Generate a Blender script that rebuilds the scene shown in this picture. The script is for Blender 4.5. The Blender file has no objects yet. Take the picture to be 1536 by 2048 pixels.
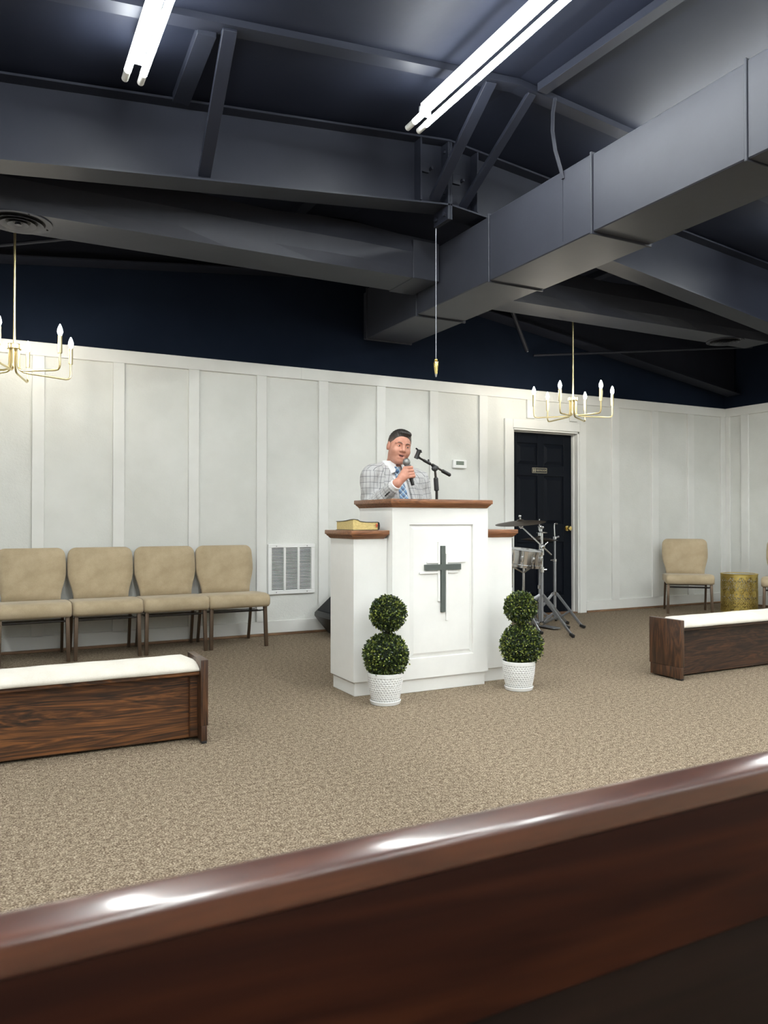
import bpy, bmesh, math, random
import numpy as np
from mathutils import Vector, Matrix
random.seed(7); rng = np.random.default_rng(7)
R = math.radians
S = bpy.context.scene
COL = S.collection

# ------------------------------------------------------------------ camera, world, exposure
cam_d = bpy.data.cameras.new('camera'); cam = bpy.data.objects.new('camera', cam_d); COL.objects.link(cam)
cam.location = (0, 0, 1.05)
cam.rotation_euler = (R(90) + math.atan(16 / 1540), 0, -R(27.5))
cam_d.sensor_fit = 'VERTICAL'; cam_d.sensor_height = 36.0; cam_d.lens = 1540 / 2048 * 36
cam_d.clip_start = 0.02; cam_d.clip_end = 60
cam_d.dof.use_dof = True; cam_d.dof.focus_distance = 5.0; cam_d.dof.aperture_fstop = 7.5
S.camera = cam
W = bpy.data.worlds.new('world'); S.world = W; W.use_nodes = True
W.node_tree.nodes['Background'].inputs[0].default_value = (0.02, 0.022, 0.03, 1)
W.node_tree.nodes['Background'].inputs[1].default_value = 0.5
S.view_settings.view_transform = 'Standard'; S.view_settings.look = 'None'
S.view_settings.gamma = 1; S.view_settings.use_curve_mapping = False
S.view_settings.exposure = 0.0
TUBE_E, BULB_E = 75.0, 180.0          # emission of fluorescent tubes and candle bulbs

# ------------------------------------------------------------------ materials
def mat(name, col=(.8, .8, .8), rough=.5, metal=0.0, coat=0.0, spec=None, emit=None, estr=0, sheen=0):
    m = bpy.data.materials.new(name); m.use_nodes = True
    p = m.node_tree.nodes['Principled BSDF']
    p.inputs['Base Color'].default_value = (*col, 1); p.inputs['Roughness'].default_value = rough
    p.inputs['Metallic'].default_value = metal; p.inputs['Coat Weight'].default_value = coat
    p.inputs['Coat Roughness'].default_value = .12
    if spec is not None: p.inputs['Specular IOR Level'].default_value = spec
    if sheen: p.inputs['Sheen Weight'].default_value = sheen
    if emit: p.inputs['Emission Color'].default_value = (*emit, 1); p.inputs['Emission Strength'].default_value = estr
    return m
def N(m, t, **kw):
    n = m.node_tree.nodes.new(t)
    for k, v in kw.items():
        if k in n.inputs: n.inputs[k].default_value = v
        else: setattr(n, k, v)
    return n
def L(m, a, b): m.node_tree.links.new(a, b)
def P(m): return m.node_tree.nodes['Principled BSDF']
def coords(m, scale=(1, 1, 1), kind='Object', rot=(0, 0, 0)):
    tc = N(m, 'ShaderNodeTexCoord'); mp = N(m, 'ShaderNodeMapping')
    mp.inputs['Scale'].default_value = scale; mp.inputs['Rotation'].default_value = rot
    L(m, tc.outputs[kind], mp.inputs['Vector']); return mp.outputs['Vector']
def ramp(m, fac, stops):
    r = N(m, 'ShaderNodeValToRGB'); cr = r.color_ramp
    while len(cr.elements) < len(stops): cr.elements.new(.5)
    for e, (p, c) in zip(cr.elements, stops): e.position = p; e.color = (*c, 1)
    L(m, fac, r.inputs['Fac']); return r.outputs['Color']
def bump(m, h, strength=.3, dist=.002):
    b = N(m, 'ShaderNodeBump'); b.inputs['Strength'].default_value = strength; b.inputs['Distance'].default_value = dist
    L(m, h, b.inputs['Height']); L(m, b.outputs['Normal'], P(m).inputs['Normal'])
def noise(m, vec, scale, detail=3, rough=.6, dist=0):
    n = N(m, 'ShaderNodeTexNoise'); n.inputs['Scale'].default_value = scale; n.inputs['Detail'].default_value = detail
    n.inputs['Roughness'].default_value = rough; n.inputs['Distortion'].default_value = dist
    L(m, vec, n.inputs['Vector']); return n.outputs['Fac']
def wood(name, c0, c1, c2, axis='X', scale=6, rough=.35, coat=.3, stretch=9):
    m = mat(name, c1, rough, coat=coat)
    def sc(lo, hi): return {'X': (lo, hi, hi), 'Y': (hi, lo, hi), 'Z': (hi, hi, lo)}[axis]
    f = scale / 9
    n0 = noise(m, coords(m, sc(.55 * f, 5.5 * f)), 1.5, 5, .55, 2.6)          # broad flame figure
    n1 = noise(m, coords(m, sc(1.6 * f, 46 * f)), 1.5, 4, .6, .5)             # fine streaks
    w = N(m, 'ShaderNodeMath', operation='MULTIPLY'); L(m, n0, w.inputs[0]); w.inputs[1].default_value = 7.0
    pg = N(m, 'ShaderNodeMath', operation='PINGPONG'); L(m, w.outputs[0], pg.inputs[0]); pg.inputs[1].default_value = .5
    a1 = N(m, 'ShaderNodeMath', operation='MULTIPLY_ADD'); L(m, pg.outputs[0], a1.inputs[0]); a1.inputs[1].default_value = .62; 
    b1 = N(m, 'ShaderNodeMath', operation='MULTIPLY'); L(m, n1, b1.inputs[0]); b1.inputs[1].default_value = .75; L(m, b1.outputs[0], a1.inputs[2])
    c = ramp(m, a1.outputs[0], [(.28, c0), (.55, c1), (.82, c2)])
    L(m, c, P(m).inputs['Base Color']); bump(m, a1.outputs[0], .06, .001); return m
M = {}
def mk_carpet():
    m = mat('carpet', (.2, .15, .11), 1.0, spec=.05)
    v = coords(m)
    n1 = noise(m, v, 165, 2, .6); n2 = noise(m, v, 45, 2, .5); n3 = noise(m, v, 1.3, 2)
    a = N(m, 'ShaderNodeMath', operation='MULTIPLY_ADD'); L(m, n2, a.inputs[0]); a.inputs[1].default_value = .35; L(m, n1, a.inputs[2])
    c = ramp(m, a.outputs[0], [(.47, (.060, .043, .029)), (.62, (.154, .115, .079)), (.69, (.212, .165, .117)), (.85, (.42, .352, .265))])
    L(m, c, P(m).inputs['Base Color']); bump(m, a.outputs[0], .6, .006); return m
M['carpet'] = mk_carpet()
def mk_plaster():
    m = mat('plaster', (.66, .66, .63), .75, spec=.2)
    v = coords(m, (1, 1, 1)); n1 = noise(m, v, 55, 4, .65, .6); n2 = noise(m, v, 2.2, 3)
    c = ramp(m, n2, [(.3, (.645, .65, .615)), (.7, (.72, .725, .695))]); L(m, c, P(m).inputs['Base Color'])
    bump(m, n1, .5, .004); return m
M['plaster'] = mk_plaster()
def mk_trim():
    m = mat('trim_paint', (.70, .69, .65), .55)
    v = coords(m); n2 = noise(m, v, 3, 3); c = ramp(m, n2, [(.3, (.70, .70, .67)), (.7, (.755, .755, .73))])
    L(m, c, P(m).inputs['Base Color']); return m
M['trim'] = mk_trim()
def paint(name, a, b, rough=.6, scale=2.5, bscale=0, spec=.5):
    m = mat(name, a, rough, spec=spec); v = coords(m); n = noise(m, v, scale, 4)
    L(m, ramp(m, n, [(.3, a), (.7, b)]), P(m).inputs['Base Color'])
    if bscale: bump(m, noise(m, v, bscale, 4), .35, .006)
    return m
M['deck'] = paint('ceiling_paint', (.0080, .0100, .0185), (.0105, .0128, .0230), .65, 2, 3, spec=.15)
M['steel'] = paint('steel_paint', (.0112, .0130, .0208), (.0140, .0160, .0250), .5, 4, spec=.22)
M['duct'] = paint('duct_paint', (.0280, .0302, .0405), (.0325, .0350, .0465), .48, 3, 2, spec=.25)
M['navy'] = paint('navy_wall', (.0060, .0098, .0195), (.0078, .0122, .0235), .7, 3, spec=.04)
M['white'] = paint('white_paint', (.80, .795, .77), (.84, .835, .81), .45, 6)
M['wwhite'] = paint('appliance_white', (.80, .80, .79), (.83, .83, .82), .35, 6)
M['brown_strip'] = wood('brown_strip', (.10, .05, .025), (.20, .11, .06), (.30, .18, .10), 'X', 6, .6, 0)
M['pulpit_cap'] = wood('pulpit_cap', (.10, .035, .014), (.215, .082, .032), (.32, .14, .06), 'X', 12, .35, .3)
M['bench'] = wood('bench_wood', (.007, .0030, .0015), (.082, .029, .0072), (.25, .094, .022), 'X', 9, .5, .05, 9)
M['bench_dark'] = wood('bench_dark_wood', (.006, .0034, .0026), (.032, .0140, .0070), (.085, .034, .014), 'X', 8, .5, .05, 8)
M['bench_end'] = wood('bench_end_wood', (.012, .006, .004), (.052, .022, .010), (.12, .05, .022), 'Z', 7, .35, .3, 6)
M['pew'] = wood('pew_wood', (.0095, .0020, .0010), (.018, .0042, .0018), (.030, .0078, .0028), 'X', 3, .5, .0, 10)
P(M['pew']).inputs['Specular IOR Level'].default_value = .08
M['pew_rail'] = wood('pew_rail_wood', (.036, .0085, .0045), (.058, .015, .007), (.085, .024, .010), 'X', 5, .30, .8, 14)
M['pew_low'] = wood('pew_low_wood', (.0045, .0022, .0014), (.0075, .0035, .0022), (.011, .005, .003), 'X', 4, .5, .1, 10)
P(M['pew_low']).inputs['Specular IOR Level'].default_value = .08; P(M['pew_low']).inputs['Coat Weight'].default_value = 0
def fabric(name, a, b, scale=220, rough=.95):
    m = mat(name, a, rough, spec=.1, sheen=.25); v = coords(m)
    n = noise(m, v, scale, 3); n2 = noise(m, v, 7, 3)
    ad = N(m, 'ShaderNodeMath', operation='MULTIPLY_ADD'); L(m, n2, ad.inputs[0]); ad.inputs[1].default_value = .7
    mm = N(m, 'ShaderNodeMath', operation='MULTIPLY'); L(m, n, mm.inputs[0]); mm.inputs[1].default_value = .4; L(m, mm.outputs[0], ad.inputs[2])
    L(m, ramp(m, ad.outputs[0], [(.42, a), (.68, b)]), P(m).inputs['Base Color']); bump(m, n, .3, .002); return m
M['tan'] = fabric('tan_fabric', (.40, .315, .20), (.50, .405, .27))
M['cream'] = fabric('cream_fabric', (.58, .54, .47), (.66, .62, .55), 160)
M['bronze'] = mat('bronze_metal', (.115, .078, .052), .38, .6)
M['dark_metal'] = mat('dark_metal', (.03, .025, .022), .4, .6)
M['door'] = paint('door_paint', (.0040, .0055, .0090), (.0055, .0070, .0110), .40, 3, spec=.09)
M['black'] = mat('black_plastic', (.011, .011, .012), .42)
M['blackcloth'] = mat('black_grille', (.006, .008, .010), .75)
M['brass'] = mat('brass', (.80, .62, .24), .25, 1.0)
M['chand'] = mat('soft_brass', (.78, .66, .36), .32, 1.0)
M['chrome'] = mat('chrome', (.75, .76, .78), .16, 1.0)
M['steelgrey'] = mat('steel_grey', (.36, .37, .39), .4, .9)
M['sleeve'] = mat('candle_sleeve', (.74, .64, .38), .35, .8)
M['bulb'] = mat('bulb_glow', (1, 1, 1), .3, emit=(1, .93, .80), estr=BULB_E)
M['tube'] = mat('tube_glow', (1, 1, 1), .3, emit=(.955, 1, .985), estr=TUBE_E)
M['tube_end'] = mat('tube_end', (.62, .62, .60), .35)
M['fixture_grey'] = mat('fixture_grey', (.10, .10, .11), .5)
M['fixture'] = mat('fixture_white', (.82, .82, .80), .35)
M['cross'] = paint('grey_cross', (.068, .082, .074), (.078, .092, .084), .55, 8)
M['lcd'] = mat('lcd', (.17, .20, .165), .3)
M['string'] = mat('string', (.42, .44, .50), .7)
M['cymbal'] = mat('cymbal', (.030, .020, .013), .42, .6)
M['void'] = mat('void_dark', (.012, .012, .013), .9)
M['screw'] = mat('screw_grey', (.35, .35, .35), .4, .6)
M['page'] = mat('gilt_page', (.78, .62, .24), .35, .75)
M['leather'] = mat('black_leather', (.014, .012, .012), .4)
M['ribbon'] = mat('red_ribbon', (.45, .07, .03), .6)
M['soil'] = mat('soil', (.015, .012, .008), .95)
M['stem'] = wood('stem', (.02, .014, .008), (.04, .028, .015), (.07, .05, .03), 'Z', 20, .8, 0)
M['pot_dot'] = mat('pot_dot', (.42, .42, .41), .5)
M['pot'] = mat('white_pot', (.80, .80, .79), .32)
def mk_leaf():
    m = mat('leaf', (.06, .12, .02), .32, spec=.55)
    g = N(m, 'ShaderNodeNewGeometry')
    c = ramp(m, g.outputs['Random Per Island'], [(0, (.007, .014, .008)), (.40, (.018, .036, .012)), (.72, (.075, .115, .016)), (1, (.36, .40, .085))])
    L(m, c, P(m).inputs['Base Color']); return m
M['leaf'] = mk_leaf()
M['gold'] = mat('gold_leaf_metal', (.66, .50, .15), .42, 1.0)
M['tabletop'] = mat('table_top_glass', (.45, .42, .36), .08, .6)

# ------------------------------------------------------------------ mesh builder
class B:
    def __init__(s): s.v = []; s.f = []
    def add(s, vs, fs):
        o = len(s.v); s.v += [tuple(v) for v in vs]; s.f += [tuple(i + o for i in f) for f in fs]; return s
    def box(s, x0, x1, y0, y1, z0, z1):
        return s.add([(x0, y0, z0), (x1, y0, z0), (x1, y1, z0), (x0, y1, z0), (x0, y0, z1), (x1, y0, z1), (x1, y1, z1), (x0, y1, z1)],
                     [(0, 3, 2, 1), (4, 5, 6, 7), (0, 1, 5, 4), (1, 2, 6, 5), (2, 3, 7, 6), (3, 0, 4, 7)])
    def frus(s, r0, z0, r1, z1):   # rectangles (x0,x1,y0,y1) at two heights
        a = [(r0[0], r0[2]), (r0[1], r0[2]), (r0[1], r0[3]), (r0[0], r0[3])]; b = [(r1[0], r1[2]), (r1[1], r1[2]), (r1[1], r1[3]), (r1[0], r1[3])]
        return s.add([(x, y, z0) for x, y in a] + [(x, y, z1) for x, y in b], [(0, 3, 2, 1), (4, 5, 6, 7), (0, 1, 5, 4), (1, 2, 6, 5), (2, 3, 7, 6), (3, 0, 4, 7)])
    def bar(s, p0, p1, w, h, up=(0, 0, 1)):
        p0, p1 = Vector(p0), Vector(p1); d = (p1 - p0).normalized(); a = d.cross(Vector(up)).normalized(); b = a.cross(d)
        vs = [p + a * sx * w / 2 + b * sz * h / 2 for p in (p0, p1) for sx, sz in ((-1, -1), (1, -1), (1, 1), (-1, 1))]
        return s.add(vs, [(0, 3, 2, 1), (4, 5, 6, 7), (0, 1, 5, 4), (1, 2, 6, 5), (2, 3, 7, 6), (3, 0, 4, 7)])
    def tube(s, pts, r, n=10, caps=True):
        pts = [Vector(p) for p in pts]; k = len(pts); rs = r if isinstance(r, (list, tuple)) else [r] * k
        t0 = (pts[1] - pts[0]).normalized(); ref = Vector((0, 0, 1)) if abs(t0.z) < .9 else Vector((1, 0, 0))
        a = t0.cross(ref).normalized(); vs = []
        for i in range(k):
            t = (pts[min(i + 1, k - 1)] - pts[max(i - 1, 0)]).normalized()
            a = (a - t * a.dot(t)).normalized(); b = t.cross(a)
            for j in range(n):
                q = 2 * math.pi * j / n; vs.append(pts[i] + (a * math.cos(q) + b * math.sin(q)) * rs[i])
        fs = [(i * n + j, i * n + (j + 1) % n, (i + 1) * n + (j + 1) % n, (i + 1) * n + j) for i in range(k - 1) for j in range(n)]
        if caps: fs += [tuple(range(n))[::-1], tuple((k - 1) * n + j for j in range(n))]
        return s.add(vs, fs)
    def cyl(s, p0, p1, r0, r1=None, n=16): return s.tube([p0, p1], [r0, r0 if r1 is None else r1], n)
    def lathe(s, prof, n=32, c=(0, 0, 0), closed=False):
        vs = []; k = len(prof)
        for r, z in prof:
            for j in range(n):
                q = 2 * math.pi * j / n; vs.append((c[0] + r * math.cos(q), c[1] + r * math.sin(q), c[2] + z))
        fs = [(i * n + j, i * n + (j + 1) % n, (i + 1) * n + (j + 1) % n, (i + 1) * n + j) for i in range(k - 1) for j in range(n)]
        if closed: fs += [((k - 1) * n + j, (k - 1) * n + (j + 1) % n, (j + 1) % n, j) for j in range(n)]
        else: fs += [tuple(range(n))[::-1], tuple((k - 1) * n + j for j in range(n))]
        return s.add(vs, fs)
    def ball(s, c, r, n=16, m=10, rot=None):
        r = (r, r, r) if not isinstance(r, (tuple, list)) else r; vs = []
        for i in range(1, m):
            a = math.pi * i / m
            for j in range(n):
                q = 2 * math.pi * j / n; vs.append(Vector((r[0] * math.sin(a) * math.cos(q), r[1] * math.sin(a) * math.sin(q), r[2] * math.cos(a))))
        vs += [Vector((0, 0, r[2])), Vector((0, 0, -r[2]))]; t = len(vs)
        fs = [(i * n + j, (i + 1) * n + j, (i + 1) * n + (j + 1) % n, i * n + (j + 1) % n) for i in range(m - 2) for j in range(n)]
        fs += [(t - 2, j, (j + 1) % n) for j in range(n)] + [(t - 1, (m - 2) * n + (j + 1) % n, (m - 2) * n + j) for j in range(n)]
        if rot is not None: vs = [rot @ v for v in vs]
        return s.add([v + Vector(c) for v in vs], fs)
    def extr(s, poly, axis, a0, a1):   # polygon in the plane normal to axis ('X': (y,z), 'Y': (x,z), 'Z': (x,y))
        f = {'X': lambda p, a: (a, p[0], p[1]), 'Y': lambda p, a: (p[0], a, p[1]), 'Z': lambda p, a: (p[0], p[1], a)}[axis]
        n = len(poly)
        return s.add([f(p, a0) for p in poly] + [f(p, a1) for p in poly],
                     [tuple(range(n))[::-1], tuple(range(n, 2 * n))] + [(i, (i + 1) % n, n + (i + 1) % n, n + i) for i in range(n)])

def mesh_of(name, b, m, bevel=0, seg=2, smooth=False, ang=35):
    me = bpy.data.meshes.new(name)
    bm = bmesh.new(); vs = [bm.verts.new(v) for v in b.v]
    for f in b.f:
        try: bm.faces.new([vs[i] for i in f])
        except ValueError: pass
    bmesh.ops.recalc_face_normals(bm, faces=bm.faces[:])
    if bevel:
        bm.normal_update()
        ed = [e for e in bm.edges if len(e.link_faces) == 2 and e.calc_face_angle(0) > R(30)]
        bmesh.ops.bevel(bm, geom=ed, offset=bevel, segments=seg, profile=.6, affect='EDGES', clamp_overlap=True)
    bm.to_mesh(me); bm.free()
    if m: me.materials.append(M[m] if isinstance(m, str) else m)
    if smooth or bevel:
        for p in me.polygons: p.use_smooth = True
        try: me.set_sharp_from_angle(angle=R(ang))
        except Exception: pass
    return me
def obj(name, b, m, parent=None, bevel=0, seg=2, smooth=False, ang=35, loc=None):
    me = b if isinstance(b, bpy.types.Mesh) else mesh_of(name, b, m, bevel, seg, smooth, ang)
    o = bpy.data.objects.new(name, me); COL.objects.link(o)
    if parent: o.parent = parent
    if loc: o.location = loc
    return o
def tag(o, label=None, cat=None, group=None, kind=None):
    if label: o['label'] = label
    if cat: o['category'] = cat
    if group: o['group'] = group
    if kind: o['kind'] = kind
    return o
def thing(name, label, cat, loc=(0, 0, 0), rz=0, group=None):
    o = bpy.data.objects.new(name, None); COL.objects.link(o); o.empty_display_size = .1
    o.location = loc; o.rotation_euler = (0, 0, rz); return tag(o, label, cat, group)
def copy_tree(o, parent=None):
    c = o.copy(); COL.objects.link(c); c.parent = parent
    for ch in list(o.children): copy_tree(ch, c)
    return c
def struct(name, b, m, **k):
    o = obj(name, b, m, **k); o['kind'] = 'structure'; return o

# ------------------------------------------------------------------ the room
WY, WX, RX = 6.72, 8.42, 3.0            # back wall, right wall, ridge line
LX, FY = -4.6, -12.2                     # left wall, rear wall
DZ = 3.85                               # deck height at the ridge
def deck(x): return DZ - .10 * abs(x - RX)
struct('floor', B().box(LX - .2, WX + .2, FY - .2, WY + .3, -.12, 0), 'carpet')
struct('ceiling', B().add([(LX - .2, FY - .2, deck(LX - .2)), (RX, FY - .2, DZ), (WX + .2, FY - .2, deck(WX + .2)),
       (LX - .2, WY + .3, deck(LX - .2)), (RX, WY + .3, DZ), (WX + .2, WY + .3, deck(WX + .2)),
       (LX - .2, FY - .2, deck(LX - .2) + .1), (RX, FY - .2, DZ + .1), (WX + .2, FY - .2, deck(WX + .2) + .1),
       (LX - .2, WY + .3, deck(LX - .2) + .1), (RX, WY + .3, DZ + .1), (WX + .2, WY + .3, deck(WX + .2) + .1)],
       [(0, 1, 4, 3), (1, 2, 5, 4), (6, 9, 10, 7), (7, 10, 11, 8), (0, 3, 9, 6), (2, 8, 11, 5), (0, 6, 7, 1), (1, 7, 8, 2), (3, 4, 10, 9), (4, 5, 11, 10)]), 'deck')
WT = 2.468                              # top of the panelled part
DX0, DX1, DH = 5.055, 5.985, 2.045      # door opening
wb = B().box(LX, DX0, WY, WY + .16, 0, WT).box(DX1, WX, WY, WY + .16, 0, WT).box(DX0, DX1, WY, WY + .16, DH, WT)
wall_back = struct('wall_back', wb, 'plaster')
def gable(x0, x1, y0, y1, z):
    xs = [x0, RX, x1]; return B().extr([(x0, z), (x1, z), (x1, deck(x1)), (RX, DZ), (x0, deck(x0))], 'Y', y0, y1)
obj('upper_wall', gable(LX, WX, WY + .012, WY + .16, WT), 'navy', wall_back)
BT = .022
bat_x = [(.34, .431), (.953, 1.045), (1.578, 1.67), (2.191, 2.286), (2.797, 2.895), (3.41, 3.508), (4.013, 4.114), (4.62, 4.722),
         (6.475, 6.585), (7.113, 7.221), (7.726, 7.832)]
k = -.18
while k > LX + .1: bat_x.append((k - .095, k)); k -= .61
for x0, x1 in bat_x: obj('batten', B().box(x0, x1, WY - BT, WY, .12, 2.36), 'trim', wall_back, bevel=.003, seg=1)
for x0, x1 in ((5.245, 5.35), (5.85, 5.955)): obj('batten', B().box(x0, x1, WY - BT, WY, 2.16, 2.36), 'trim', wall_back, bevel=.003, seg=1)
obj('batten', B().box(8.322, WX, WY - BT, WY, .12, 2.36), 'trim', wall_back, bevel=.003, seg=1)
for x0, x1 in ((LX, 2.62), (2.62, 5.6), (5.6, WX)): obj('top_rail', B().box(x0, x1, WY - BT - .001, WY, 2.36, WT), 'trim', wall_back, bevel=.003, seg=1)
bb = struct('baseboard_back', B().box(LX, 4.945, WY - BT, WY, .02, .13).box(6.08, WX, WY - BT, WY, .02, .13), 'trim', bevel=.003, seg=1)
obj('shoe_molding', B().box(LX, 4.945, WY - BT - .018, WY - BT, 0, .022).box(6.08, WX - .02, WY - BT - .018, WY - BT, 0, .022), 'brown_strip', bb, bevel=.006)
tr = struct('trim_1', B().box(4.947, DX0, WY - BT, WY, 0, 2.14).box(DX1, 6.08, WY - BT, WY, 0, 2.14).box(DX0, DX1, WY - BT, WY, DH, 2.14), 'trim', bevel=.002, seg=1)
obj('jamb', B().box(DX0, DX0 + .02, WY - .01, WY + .15, 0, DH).box(DX1 - .02, DX1, WY - .01, WY + .15, 0, DH).box(DX0, DX1, WY - .01, WY + .15, DH - .02, DH), 'trim', tr, bevel=.002, seg=1)
obj('stop', B().box(DX0 + .02, DX0 + .032, WY + .05, WY + .09, 0, DH - .02).box(DX1 - .032, DX1 - .02, WY + .05, WY + .09, 0, DH - .02).box(DX0 + .02, DX1 - .02, WY + .05, WY + .09, DH - .032, DH - .02), 'trim', tr, bevel=.002, seg=1)
obj('threshold', B().box(DX0, DX1, WY + .0, WY + .15, 0, .012), 'brown_strip', tr, bevel=.003)
# right wall
wall_right = struct('wall_right', B().box(WX, WX + .16, FY, WY + .16, 0, WT), 'plaster')
obj('upper_wall', B().box(WX + .012, WX + .16, FY, WY + .16, WT, deck(WX) - .005), 'navy', wall_right)
for y0, y1 in [(6.635, WY - .022), (6.369, 6.475)] + [(6.369 - .61 * i - .105, 6.369 - .61 * i) for i in range(1, 8)]:
    obj('batten', B().box(WX - BT, WX, y0, y1, .12, 2.36), 'trim', wall_right, bevel=.003, seg=1)
obj('top_rail', B().box(WX - BT - .001, WX, FY, WY - .022, 2.36, WT), 'trim', wall_right, bevel=.003, seg=1)
br = struct('baseboard_right', B().box(WX - BT, WX, FY, WY - .022, .02, .13), 'trim', bevel=.003, seg=1)
obj('shoe_molding', B().box(WX - BT - .018, WX - BT, FY, WY - .04, 0, .022), 'brown_strip', br, bevel=.006)
wl = struct('wall_left', B().box(LX - .16, LX, FY, WY + .16, 0, WT), 'plaster'); obj('upper_wall', B().box(LX - .16, LX - .012, FY, WY + .16, WT, deck(LX) - .005), 'navy', wl)
wf = struct('wall_front', B().box(LX, WX, FY - .16, FY, 0, WT), 'plaster'); obj('upper_wall', gable(LX, WX, FY - .16, FY - .012, WT), 'navy', wf)

# door
DY = WY + .095
door = struct('door_1', B().box(DX0 + .023, DX1 - .023, DY + .012, DY + .05, .015, DH - .023), 'door')
dx0, dx1 = DX0 + .023, DX1 - .023; dw = dx1 - dx0; st = .115
px = [(dx0 + st, dx0 + dw / 2 - .045), (dx0 + dw / 2 + .045, dx1 - st)]
pz = [(.20, .80), (1.0, 1.54), (1.66, 1.90)]
zs = [.015, .20, .80, 1.0, 1.54, 1.66, 1.90, DH - .023]
for x0, x1 in ((dx0, dx0 + st), (px[0][1], px[1][0]), (dx1 - st, dx1)): obj('stile', B().box(x0, x1, DY, DY + .014, .015, DH - .023), 'door', door, bevel=.003, seg=1)
for z0, z1 in ((zs[0], zs[1]), (zs[2], zs[3]), (zs[4], zs[5]), (zs[6], zs[7])):
    for x0, x1 in px: obj('rail', B().box(x0, x1, DY, DY + .014, z0, z1), 'door', door, bevel=.003, seg=1)
for z0, z1 in pz:
    for x0, x1 in px:
        i = .045; b = B().add([(x0 + .01, DY + .012, z0 + .01), (x1 - .01, DY + .012, z0 + .01), (x1 - .01, DY + .012, z1 - .01), (x0 + .01, DY + .012, z1 - .01),
                               (x0 + i, DY + .001, z0 + i), (x1 - i, DY + .001, z0 + i), (x1 - i, DY + .001, z1 - i), (x0 + i, DY + .001, z1 - i)],
                              [(0, 1, 5, 4), (1, 2, 6, 5), (2, 3, 7, 6), (3, 0, 4, 7), (4, 5, 6, 7), (3, 2, 1, 0)])
        obj('panel', b, 'door', door)
kn = obj('knob', B().lathe([(.004, -.07), (.02, -.068), (.027, -.058), (.027, -.046), (.018, -.036), (.011, -.03), (.011, -.012), (.03, -.009), (.032, 0)], 24), 'brass', door, smooth=True)
kn.rotation_euler = (R(-90), 0, 0); kn.location = (dx1 - .07, DY, .955)
kn.data.transform(Matrix.Identity(4))
# restroom sign on the door
def text_mesh(body, size, m, depth=.001):
    cu = bpy.data.curves.new('lettering', 'FONT'); cu.body = body; cu.size = size; cu.extrude = depth; cu.align_x = 'CENTER'; cu.align_y = 'CENTER'
    t = bpy.data.objects.new('tmp', cu); COL.objects.link(t); dg = bpy.context.evaluated_depsgraph_get()
    me = bpy.data.meshes.new_from_object(t.evaluated_get(dg)); bpy.data.objects.remove(t)
    me.materials.clear(); me.materials.append(M[m]); me.transform(Matrix.Rotation(R(90), 4, 'X')); return me
M['letter'] = mat('letter_gold', (.50, .45, .32), .4, .3)
SX, SZ = 5.50, 1.602
sg = tag(obj('door_sign', B().box(SX - .105, SX + .105, DY - .006, DY, SZ - .03, SZ + .03), 'black', bevel=.002), 'small black plate reading RESTROOM on the dark door', 'sign')
obj('border', B().box(SX - .103, SX + .103, DY - .0075, DY - .0055, SZ + .0245, SZ + .0285).box(SX - .103, SX + .103, DY - .0075, DY - .0055, SZ - .0285, SZ - .0245).box(SX - .103, SX - .099, DY - .0075, DY - .0055, SZ - .028, SZ + .028).box(SX + .099, SX + .103, DY - .0075, DY - .0055, SZ - .028, SZ + .028), M['letter'], sg)
obj('lettering', text_mesh('RESTROOM', .027, 'letter'), None, sg, loc=(SX + .027, DY - .007, SZ))
for q, w in ((-.083, .011), (-.060, .013)):
    obj('figure_symbol', B().ball((SX + q, DY - .007, SZ + .0155), (.0042, .0015, .0042), 10, 6).box(SX + q - w / 2, SX + q + w / 2, DY - .008, DY - .006, SZ - .004, SZ + .010).box(SX + q - .0045, SX + q - .001, DY - .008, DY - .006, SZ - .018, SZ - .004).box(SX + q + .001, SX + q + .0045, DY - .008, DY - .006, SZ - .018, SZ - .004), 'letter', sg)

# ------------------------------------------------------------------ steel frame
def rafter(name, yc, label, splice=True, deep=0):
    t = thing(name, label, 'beam', (RX, yc, 3.2))
    bot = [(LX, 2.60), (.08, 3.05), (RX, 3.35), (4.58, 3.19), (6.49, 2.918), (WX - .03, 2.63)]
    top = [(LX, deck(LX) - .045), (RX, DZ - .045), (WX - .03, deck(WX) - .045)]
    def L_(v): return [(x - RX, z - 3.2) for x, z in v]
    b_, t_ = L_(bot), L_(top)
    obj('web', B().extr(b_ + t_[::-1], 'Y', -.006, .006), 'steel', t)
    b = B()
    for (x0, z0), (x1, z1) in zip(b_[:-1], b_[1:]): b.extr([(x0, z0 - .012), (x1, z1 - .012), (x1, z1), (x0, z0)], 'Y', -.10, .10)
    obj('bottom_flange', b, 'steel', t)
    b = B()
    for (x0, z0), (x1, z1) in zip(t_[:-1], t_[1:]): b.extr([(x0, z0), (x1, z1), (x1, z1 + .014), (x0, z0 + .014)], 'Y', -.10, .10)
    obj('top_flange', b, 'steel', t)
    if splice:
        for s in (-1, 1): obj('splice_plate', B().box(min(s * .001, s * .019), max(s * .001, s * .019), -.10, .10, .035, .60), 'steel', t, bevel=.002, seg=1)
        for s in (-1, 1):
            for zz in (.08, .24, .40, .54):
                for yy in (-.06, .06):
                    obj('bolt', B().cyl((s * .019, yy, zz), (s * .036, yy, zz), .016, n=6), 'steel', t)
        for xs, z0, z1 in ((-.24, .135, .59), (.245, .135, .59)):
            obj('stiffener', B().box(xs - .006, xs + .006, -.095, -.006, z0, z1), 'steel', t)
        for xs, zz in ((-.17, .41), (.10, .375)):
            obj('clip', B().box(xs - .035, xs + .035, -.03, -.006, zz - .035, zz + .035).cyl((xs + .05, -.006, zz), (xs + .05, -.05, zz), .012, n=8), 'steel', t, bevel=.003)
    return t
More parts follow.
